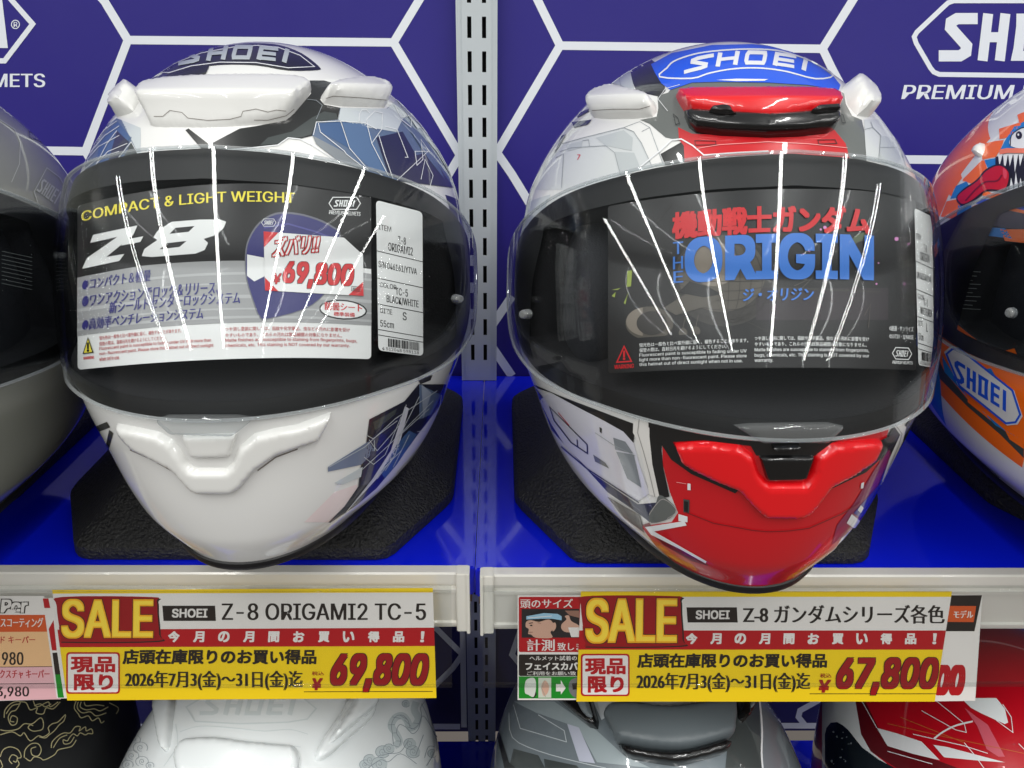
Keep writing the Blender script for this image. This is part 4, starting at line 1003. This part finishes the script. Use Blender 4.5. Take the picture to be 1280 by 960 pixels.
# left of the right sale card
i = paper(.0003)
i.poly(CW, [(647, 744), (735, 744), (735, 817), (647, 817)], lift=0); i.poly(CR, rrect(648.5, 746, 734, 815, 2), lift=1)
i.text(CW, '頭のサイズ', 650.5, 748.5, 716, 760, .02, 0, 3); i.text(CW, '計測', 659, 799, 693, 813.5, .02, 0, 3); i.text(CW, '致しま', 697, 803, 728, 813, .02, 0, 3)
i.poly(printed('photo dark', (38, 34, 36)), [(652, 761), (724, 761), (724, 797), (652, 797)], lift=2)
sk, hr, sk2 = printed('photo skin', (202, 160, 140)), printed('photo hair', (30, 26, 26)), printed('photo skin shade', (150, 108, 92))
i.poly(sk, smooth(P('659,773 668,768 684,768 693,775 694,784 688,790 690,797 670,797 664,793 660,792 661,786 657,783'), 3), lift=3)
i.poly(hr, smooth(P('656,779 660,769 672,763 688,764 697,771 699,782 694,790 692,780 686,774 674,777 664,775 659,776'), 3), lift=4)
i.poly(sk, smooth(P('690,780 694,778 695,784 691,789'), 3), lift=5); i.line(hr, P('661,779 666,778'), 1, lift=5); i.poly(hr, arc_pts(664, 781.5, 1.6, 1, 0, 330, 8), lift=5); i.line(sk2, P('660,790 666,790'), .9, lift=5); i.line(sk2, P('672,778 676,779'), .9, lift=5)
i.poly(printed('photo band', (150, 190, 214)), P('658,770 680,766 697,767 702,770 702,775 690,773 676,773 658,774'), lift=6); i.line(CW, P('660,772 690,769.5'), .8, lift=7)
i.poly(sk, smooth(P('702,780 708,774 706,770 711,769 714,776 724,782 724,789 708,790 702,786'), 3), lift=4); i.poly(CW, P('710,784 724,784 724,796 714,796'), lift=5); i.poly(sk2, P('706,763 724,763 724,772 712,769'), lift=4)
i.poly(CW, [(647, 816.6), (735, 816.6), (735, 875), (647, 875)], lift=0); i.poly(CK, rrect(648.5, 818, 734, 845, 2), lift=1)
i.text(CW, 'ヘルメット試着の', 662, 819.5, 721, 825.5, .02, 0, 2); i.text(CW, 'フェイスカバ', 657, 828, 722, 837, .04, 0, 2); i.text(CW, 'ご利用をお願い致', 659, 839, 720, 844, .02, 0, 2)
i.poly(CG, [(648.5, 845.5), (734, 845.5), (734, 873), (648.5, 873)], lift=1)
i.poly(printed('mask cloth', (206, 208, 200)), smooth(P('657,851 664,847 669,849 670,860 667,871 660,868 656,865'), 3), lift=3); i.poly(CK, P('668,860 671,868 667,873 662,869'), lift=2)
i.poly(printed('mask photo', (196, 200, 186)), P('673,847 689,847 689,872 673,872'), lift=2); i.poly(sk, smooth(P('677,856 681,850 686,856 685,865 680,870 677,863'), 3), lift=3); i.line(printed('mask fold', (150, 156, 142)), P('681,850 677,860 682,871'), .7, lift=4)
i.poly(CW, P('695,855 701,855 701,850 707,860 701,868 701,864 695,864'), lift=2); i.poly(printed('photo grey', (110, 110, 110)), smooth(P('712,852 717,848 724,848 724,871 716,870 711,862'), 3), lift=2); i.poly(CK, P('715,854 724,853 724,861 716,862'), lift=3)
done(i, 'notice_card', 'red, black and green notice card with a head photo beside the 67,800 sale card', 'notice card')
# left edge card and strip
i = paper(.0003)
i.poly(CW, [(-40, 745), (55, 745), (76, 874), (-40, 877)], lift=0); i.poly(CO, [(-40, 768.5), (58, 768.5), (62, 789.5), (-40, 790)], lift=1)
i.poly(printed('card peach', (228, 182, 134)), [(-40, 790), (62, 789.5), (69, 833), (-40, 834)], lift=1); i.poly(printed('card pink', (222, 172, 178)), [(-40, 834), (69, 833), (75.5, 874), (-40, 876)], lift=1)
for b, m, l in ((.14, CK, 2), (.06, CW, 3)): i.text(m, 'Per', 2, 750, 34, 765, b, .1, l)
i.text(CW, 'スコーティング', 1, 772, 54, 784, .02, .05, 2); i.text(CR, 'ド キーパー', 1, 795, 44, 804, .02, .05, 2); i.text(CK, '980', 3, 815, 29, 831, .03, 0, 2); i.line(CK, [(-30, 834), (69, 833)], .7, lift=2)
i.text(CR, 'クスチャ キーパー', 0, 837, 62, 848, .02, .05, 2); i.line(CK, [(-30, 855), (71, 854)], .7, lift=2); i.text(CK, '3,980', -4, 858, 36, 873, .03, 0, 2)
done(i, 'price_card', 'orange and pink coating price card at the left end of the rail', 'price card')
i = paper(.0007)
i.poly(CW, [(53, 747.5), (70, 747.5), (88, 873), (71, 873)], lift=0); i.poly(CR, P('53.5,748 60.5,748 63,760 55.5,760'), lift=1); i.poly(CR, P('61,786 67,775 71,813 65,813'), lift=1); i.poly(CK, P('65.5,816 71.5,815.5 75.5,843 69,843'), lift=1); i.poly(CG, P('69,843 75.5,843 80,872 72.5,872'), lift=1)
done(i, 'notice_card', 'thin red, white and green card strip left of the 69,800 sale card', 'notice card')
# ------------------------------------------------------------------ neighbours on the same shelf
DVIS = clear('smoked clear visor plastic', (.80, .82, .84), .008, 1.45, .004, 260)
GRY = mat('warm grey lacquer paint', (122, 124, 116), .3, 0, 1.0); OWH = paint('pearl white lacquer', (226, 228, 230)); ORG = paint('orange lacquer', (255, 112, 14)); AZU = paint('azure lacquer', (24, 128, 205)); GRL = paint('grey line lacquer', (165, 168, 162)); VDK = paint('violet black lacquer', (38, 28, 62))
hG = Helmet('full_face_helmet', 'plain warm grey full face helmet cut off at the left edge', (-.362, -.250, .0485), .22, GRY, 'full face helmets on the upper shelf', 1.0)
h = hG; k = h.ink; h.band(); h.rim(); h.visor(DVIS); cheeks(h)
k.line(BLK, P('36,160 37,172 55,178 75,197'), 1.4, lift=2); k.line(GRL, P('0,150 18,162 25,178 24,205 14,228'), 1, lift=2)
k.line(DGR, P('40,164 60,182 74,196'), 2.2, lift=2)
k.line(GRL, P('42,240 58,210 74,222 84,240 80,262 66,270 50,264'), 1.2, True, 3)
k.warp = lambda u, v: (58 + (u - 58) * .75 - (v - 240) * .45, v + (u - 58) * .55); k.letters(GRL, 44, 230, 78, 246, 3, .1, .25); k.warp = None
pin(h, 66, 322, 5)
h.done()
i = sheet(hG, .0012, 5)
for q in range(9): i.line(GRL, [(2, 314 + q * 5), (40, 322 + q * 5)], .5, lift=1)
def speck(ink, m, x, y, w, hgt): ink.poly(m, smooth([(x + w * math.cos(a) * random.uniform(.5, 1), y + hgt * math.sin(a) * random.uniform(.5, 1)) for a in np.linspace(0, 5.6, 9)], 2), lift=3)
hO = Helmet('full_face_helmet', 'orange, blue and white checkered full face helmet with painted red tongue at the right edge', (.388, -.230, .0485), -.15, OWH, 'full face helmets on the upper shelf', 1.04)
h = hO; k = h.ink; h.band(); h.rim(); h.visor(DVIS); cheeks(h); z2, z3 = T(1140, 100, 3.4286), T(1140, 380, 3.4286)
for a0, a1, za, zb_, m in ((-40, -75, .030, .085, ORG), (-75, -100, .05, .11, AZU), (-100, -135, .03, .12, ORG), (-95, -125, .13, .19, ORG), (-75, -95, .02, .05, AZU)):
    h.loc.poly(m, [(.12 * D(a0), za), (.12 * D(a1), za + .012), (.12 * D(a1), zb_ + .012), (.12 * D(a0), zb_)], lift=.5)
for m, t in ((ORG, '452,150 500,130 500,178 460,182'), (ORG, '374,210 440,190 478,178 440,230 400,250 376,254'), (ORG, '302,275 360,262 395,258 380,300 360,330 302,342'), (ORG, '220,425 300,345 312,345 330,400 290,420 262,446 218,432'),
             (ORG, '150,480 205,390 216,420 180,470 170,500'), (ORG, '124,585 150,520 200,510 210,530 186,598'), (ORG, '172,690 175,600 215,625 280,630 285,670 200,690'), (ORG, '380,640 500,640 500,700 400,690'),
             (AZU, '310,345 360,335 380,370 330,385'), (AZU, '460,190 500,170 500,215 470,220'), (AZU, '190,455 235,435 255,470 220,500 165,510'), (AZU, '200,535 255,535 265,610 230,625 190,600'), (AZU, '282,630 400,635 430,680 300,665'), (AZU, '440,200 500,190 500,290 380,300 400,260')):
    k.poly(m, z2(t), lift=2)
k.poly(VDK, z2('255,580 275,545 320,540 500,565 500,640 400,635 300,610 258,600'), lift=4); k.poly(CBL, z2('275,530 300,510 500,520 500,560 340,540'), lift=3)
k.line(ORG, smooth(z2('265,550 300,540 400,550 500,570'), 4, False), 4, lift=6); k.line(ORG, smooth(z2('310,485 360,500 430,495 500,480'), 4, False), 6.5, lift=6); k.line(paint('coral lacquer', (240, 128, 96)), z2('378,312 410,305 500,306'), 6, lift=6)
k.poly(BLK, z2('360,330 500,318 500,480 420,480 400,400 360,370'), lift=4)
for q in range(6): k.poly(INK_W, z2('%d,322 %d,320 %d,%d' % (372 + q * 22, 392 + q * 22, 378 + q * 22, 372 + (q % 2) * 26)), lift=5)
for q in range(5): k.poly(INK_W, z2('%d,476 %d,474 %d,%d' % (420 + q * 20, 440 + q * 20, 428 + q * 20, 420 - (q % 2) * 24)), lift=5)
k.poly(BLK, smooth(z2('196,500 225,468 280,430 320,385 380,362 424,390 424,440 400,480 330,478 270,520 225,540 200,525'), 4), lift=6)
k.poly(RED, smooth(z2('202,500 228,475 285,436 325,392 378,370 416,395 416,440 395,472 325,472 265,514 226,532 206,520'), 4), lift=7); k.line(DRD, smooth(z2('235,520 280,470 320,440 370,435 390,410'), 4, False), 2, lift=8)
k.poly(paint('rose lacquer', (222, 70, 86)), smooth(z2('395,380 412,395 410,425 398,420'), 3), lift=8)
k.poly(INK_W, smooth(z2('425,285 430,240 470,210 500,205 500,290'), 3), lift=5); k.line(BLK, smooth(z2('425,285 430,240 470,210 500,205'), 3, False), 1.2, lift=6); k.poly(BLK, arc_pts(1140 + 462 / 3.43, 100 + 240 / 3.43, 4, 5, 0, 340, 12), lift=6); k.poly(INK_W, arc_pts(1140 + 460 / 3.43, 100 + 238 / 3.43, 1.2, 1.5, 0, 340, 8), lift=7)
h.pad('side_vent', smooth(z2('266,320 284,296 312,272 314,300 298,332'), 3), .006, 5, WPL, 3)
# jaw
for m, t in ((ORG, '100,0 130,20 210,110 300,190 380,250 350,270 260,210 180,170 110,130 104,90'), (ORG, '345,265 400,200 440,190 480,280 480,420 420,360 360,290'), (ORG, '240,410 320,460 340,500 240,420'), (ORG, '400,540 480,560 480,620 420,580'), (AZU, '104,50 170,115 130,125 104,120'), (AZU, '310,280 340,275 365,320 320,300'), (AZU, '300,455 400,540 470,580 360,520'), (AZU, '130,220 240,400 250,410 140,290')): k.poly(m, z3(t), lift=2)
bq = z3('140,205 170,180 205,185 440,370 476,480 455,515 410,520 200,350'); k.poly(OWH, bq, lift=3); k.line(CBL, [(x * .94 + 1233 * .06, y * .94 + 483 * .06) for x, y in bq], 2.6, True, 4)
k.warp = lambda u, v: (u, v + (u - 1190) * .62); k.letters(CBL, 1193, 446, 1262, 472, 4, .02, .27); k.warp = None
k.poly(DGR, z3('100,200 140,290 240,410 400,545 480,600 480,660 380,560 240,440 120,320'), lift=1)
pin(h, 1272, 391, 7)
h.done()
i2 = sheet(hO, .0012, 5)
for ink, x0, y0 in ((i, 0, 0), (i2, 1188, 330)): pass
for q in range(10): i2.line(GRL, [(1184, 338 + q * 5.2), (1226 - (q % 3) * 5, 340 + q * 5.2)], .5, lift=1)
finish(i, 'visor_label', 'faint printed caution lines on the dark visor of the grey helmet', 'visor label', 'visor caution labels')
finish(i2, 'visor_label', 'faint printed caution lines on the dark visor of the orange helmet', 'visor label', 'visor caution labels')
base('black foam base under the grey helmet', -.421, -.292, -.03, .085, .046); base('black foam base under the orange helmet', .435, -.292, -.03, .089, .046)

# ------------------------------------------------------------------ helmets on the lower shelf
LZ, SC, LY = -.388, 1.10, -.272
GLD = mat('gold line paint', (206, 196, 150), .4, .2); MBK = mat('matt black paint', (24, 25, 27), .5, 0, .2)
PW = paint('cool white lacquer', (234, 239, 240)); PL = paint('pale cloud lacquer', (202, 212, 214)); PL2 = paint('faint print lacquer', (216, 224, 225)); LN = paint('slate line lacquer', (140, 152, 162))
def lower(label, x, paint_): 
    h = Helmet('full_face_helmet', label, (x, LY, LZ), 0, paint_, 'full face helmets on the lower shelf', SC); h.band(); h.rim(); h.visor(DVIS); return h
def cloud(k, m, x, y, r, a0=20, turns=1.2, w=1.1, lift=3):
    k.line(m, [(x + r * (1 - t / 22) * math.cos(a0 + t * turns * .38), y + r * (1 - t / 22) * math.sin(a0 + t * turns * .38)) for t in range(20)], w, lift=lift)
h = lower('matt black full face helmet with gold cloud line drawings on the lower shelf', -.4250, MBK); k = h.ink; zz = T(0, 860, 4)
for t in ('20,150 25,110 60,75 100,70 80,110 55,120 40,150 55,185 80,180 85,150 60,140 50,165 70,170', '30,130 60,90 100,80', '100,70 130,75 150,110 185,100 180,125 215,130 230,100 265,105 300,70', '165,65 185,95 240,70 250,95 290,70', '170,90 200,80 225,95 255,80',
          '0,210 40,215 90,205 120,180 160,180 200,150 215,170 212,205 185,215 160,215 140,200 150,185 165,190', '0,235 60,220 100,240 120,225 150,265 190,240 215,245 245,225 240,200 260,180 290,170 325,135 318,165 295,185 270,215 245,235 225,250 195,245',
          '255,300 260,270 290,240 320,225 350,225 375,195 400,195 395,215 425,195 430,215 455,205 462,228 440,228 425,235 400,225 385,240 365,230 345,250 335,265 315,260 320,280 350,275 370,245', '265,300 280,275 300,250 335,235',
          '120,350 125,310 155,280 190,280 205,310 190,340 160,335 155,305 180,295', '125,350 150,365 170,345 200,350 220,360 270,335 290,310 330,300 360,290 380,260', '0,345 15,310 50,295 90,310 105,345 85,355 95,380 80,400', '60,380 45,360 60,335 85,345 80,370 65,365',
          '380,65 370,100 390,130 405,150 440,140 460,165 490,150 505,175 520,165', '390,70 385,100 410,125 450,120 480,140 530,125', '405,70 400,95 430,110 470,105 500,115 540,95', '420,70 430,90 480,85 520,90', '545,75 590,100 580,130', '0,360 12,390 5,400'):
    k.line(GLD, smooth(zz(t), 4, False), 1.15, lift=2)
h.done()
h = lower('glossy white full face helmet with pale dragon and cloud drawings on the lower shelf', -.1680, PW); k = h.ink; z5 = T(300, 860, 4)
k.line(PL2, P('395,886 378,872 250,874 233,884 244,902 300,905 360,903 384,899'), 1.8, True, 2); k.letters(PL2, 250, 871, 378, 894, 2, .25, .26)
for t in ('225,915 250,908 290,910 330,914 362,912 385,918', '228,928 262,921 300,926 345,930 376,934', '220,905 222,930 212,948 205,958'): k.line(PL2, smooth(P(t), 4, False), 1, lift=2)
h.pad('crown_vent', smooth(P('194,872 217,872 218,890 213,932 209,940 204,937 198,915'), 3), .006, 5, PW, 3); h.pad('vent_fin', smooth(P('196,872 213,872 211,905 206,928 200,905'), 3), .006, 5, PW, 3)
h.pad('crown_vent', smooth(P('438,872 466,872 464,898 440,920 412,945 397,952 393,946 402,925 425,892'), 3), .007, 5, PW, 3); h.pad('vent_fin', smooth(P('441,872 463,872 463,890 435,915 410,935 404,936 410,922 428,895'), 3), .014, 6, PW, 3)
h.pad('forehead_vent', smooth(P('222,930 262,922 305,927 345,931 372,936 366,975 300,985 230,975'), 3), .006, 8, PW, 4)
for x, y, r in ((478, 940, 9), (486, 936, 7), (512, 930, 8), (516, 940, 9), (462, 950, 8), (456, 956, 7), (474, 955, 10), (507, 880, 5), (540, 942, 6)):
    k.poly(PL, arc_pts(x, y, r, r * .85, 0, 345, 14), lift=2); k.line(LN, arc_pts(x, y, r, r * .85, 30, 300, 14), .6, lift=3); cloud(k, LN, x, y, r * .55, w=.5)
dr = smooth(z5('770,290 795,270 780,230 755,190 775,150 810,140 835,165 850,200 880,180 890,150 870,110 880,70'), 5, False)
k.line(PL, dr, 9, lift=2); 
for t in ('765,285 760,230 755,185 775,145 810,138 838,165 852,205 885,190 905,140 900,100 925,65', '795,290 800,260 780,225 795,185 830,200 860,230 890,205 912,140 960,210 980,260', '905,80 930,130 950,190 985,250', '875,340 890,300 915,235', '920,350 940,295 975,300 960,340 930,390', '690,340 740,330 800,320 840,260', '640,400 700,360 740,370 800,330 880,380'):
    k.line(LN, smooth(z5(t), 4, False), .7, lift=4)
for q in range(9): k.line(LN, [(dr[q * 5][0] - 4, dr[q * 5][1] - 1), (dr[q * 5 + 2][0] + 3, dr[q * 5 + 2][1] + 3)], .6, lift=4)
for x, y, r in ((168, 925, 8), (176, 935, 9), (165, 945, 9), (178, 952, 8), (160, 956, 7), (188, 957, 5)): k.line(LN, arc_pts(x, y, r, r * .8, 120, 390, 12), .5, lift=3); cloud(k, LN, x, y, r * .5, w=.45)
h.done()
h = lower('grey full face helmet with dark forehead scoop on the lower shelf', .1150, paint('steel grey lacquer', (112, 122, 128))); k = h.ink; z6 = T(600, 860, 3.5556)
k.poly(PALE, z6('495,40 1000,40 975,95 930,80 850,108 700,92 600,92 562,130 540,142'), lift=1); k.poly(paint('fog lacquer', (152, 164, 168)), z6('150,60 330,60 520,190 640,300 760,356 520,330 450,200 390,160 250,110'), lift=1)
k.poly(paint('lavender grey lacquer', (184, 188, 204)), z6('388,160 440,176 512,335 442,326'), lift=2); k.line(PALE, z6('150,75 180,180 385,240 375,190 260,120'), .9, lift=2); k.line(PALE, smooth(z6('130,110 145,220 260,280 440,330 560,356'), 3, False), .9, lift=2)
k.poly(DGR, z6('1110,60 1240,60 1250,356 1090,356 1100,250'), lift=1); k.line(INK_W, smooth(z6('1240,50 1248,120 1252,200 1250,290 1255,356'), 4, False), 2.2, lift=3); k.line(MID, smooth(z6('1290,60 1330,140 1350,240'), 4, False), .8, lift=3); k.line(INK_W, z6('930,65 944,90'), 1.6, lift=3); k.line(INK_W, z6('955,62 972,86'), 1.2, lift=3)
k.poly(DGR, z6('150,270 260,300 290,356 130,356'), lift=2); k.poly(DGR, z6('285,315 430,345 440,356 290,356'), lift=2)
sg_, sg2 = mat('scoop grey plastic', (88, 96, 100), .4), mat('scoop light grey plastic', (120, 128, 132), .4)
h.pad('crown_vent', P('693,872 740,872 749,902 748,912 738,910 724,899'), .009, 4, BPL, 3); h.pad('vent_fin', P('722,874 738,874 748,905 742,907 733,897'), .014, 3, sg2, 3)
h.pad('crown_vent', P('920,872 946,872 934,897 928,904 922,898'), .009, 4, BPL, 3); h.pad('vent_fin', P('928,872 938,872 932,895 927,896'), .013, 3, sg2, 3)
h.pad('forehead_vent', smooth(z6('615,255 660,268 740,285 860,292 960,275 1095,232 1086,290 1000,320 900,345 850,347 740,330 655,310'), 3), .011, 5, BPL, 4)
h.pad('vent_lid', smooth(z6('562,130 580,108 602,93 680,90 760,100 850,106 950,92 1040,75 1085,70 1110,88 1112,150 1108,205 1092,240 1020,262 940,284 860,292 740,282 640,262 610,250 590,200 565,160'), 3), .014, 7, sg_, 4)
k.poly(BLK, z6('70,190 90,200 130,330 160,356 110,356 90,270'), lift=3)
h.done()
h = lower('metallic red and white full face helmet with white slashes on the lower shelf', .3930, paint('candy red lacquer', (188, 10, 30))); k = h.ink; z7 = T(940, 780, 3.7647)
k.poly(PW, z7('330,350 486,350 500,430 515,520 560,600 690,700 330,700'), lift=1); k.poly(paint('maroon lacquer', (98, 8, 20)), z7('486,355 530,355 600,500 700,590 880,645 1000,690 700,690 560,600 515,520'), lift=2)
k.poly(mat('dark visor film', (16, 26, 34), .2, 0, 1), z7('345,520 352,490 372,465 402,462 430,478 455,500 520,582 600,640 700,692 345,692'), lift=3)
for t in ('590,490 690,518 800,555 885,642 760,612 640,575', '855,570 920,580 1190,652 1080,645 905,628'): k.poly(INK_W, z7(t), lift=4)
k.poly(PW, z7('985,350 1150,350 1190,400 1205,465 1190,472 1080,422 1030,395'), lift=3); k.poly(paint('rose mist lacquer', (206, 92, 108)), z7('1000,395 1060,440 1110,475 1190,625 1160,625 1105,590 1060,480'), lift=3)
k.line(INK_W, smooth(z7('860,540 900,510 960,480 1040,460'), 4, False), 2.2, lift=5)
for t in ('520,365 590,490', '870,365 1000,470 1010,512 960,500 800,410', '1150,455 1228,512 1220,440 1180,380', '1000,560 1050,620 1100,690', '760,520 1000,575 1110,610', '640,600 850,660', '1255,565 1300,610'): k.line(INK_W, z7(t), .9, lift=5)
for t in ('640,470 900,530 1280,610', '700,440 1000,560'): k.line(paint('amber line', (196, 104, 50)), z7(t), .8, lift=4)
random.seed(11)
fl = paint('scuff fleck', (150, 160, 168))
for q in range(14): speck(k, fl, 940 + random.uniform(375, 480) / 3.76, 780 + random.uniform(500, 660) / 3.76, random.uniform(.6, 2), random.uniform(.6, 2))
h.done()
for x, l in ((-.425, 'black gold line'), (-.168, 'glossy white'), (.115, 'grey'), (.393, 'red and white')):
    o = base('black foam base under the %s helmet on the lower shelf' % l, x, LY - .12, LY + .15, .105, .0845, -.4735, slope=.03); o['group'] = 'black foam bases on the lower shelf'
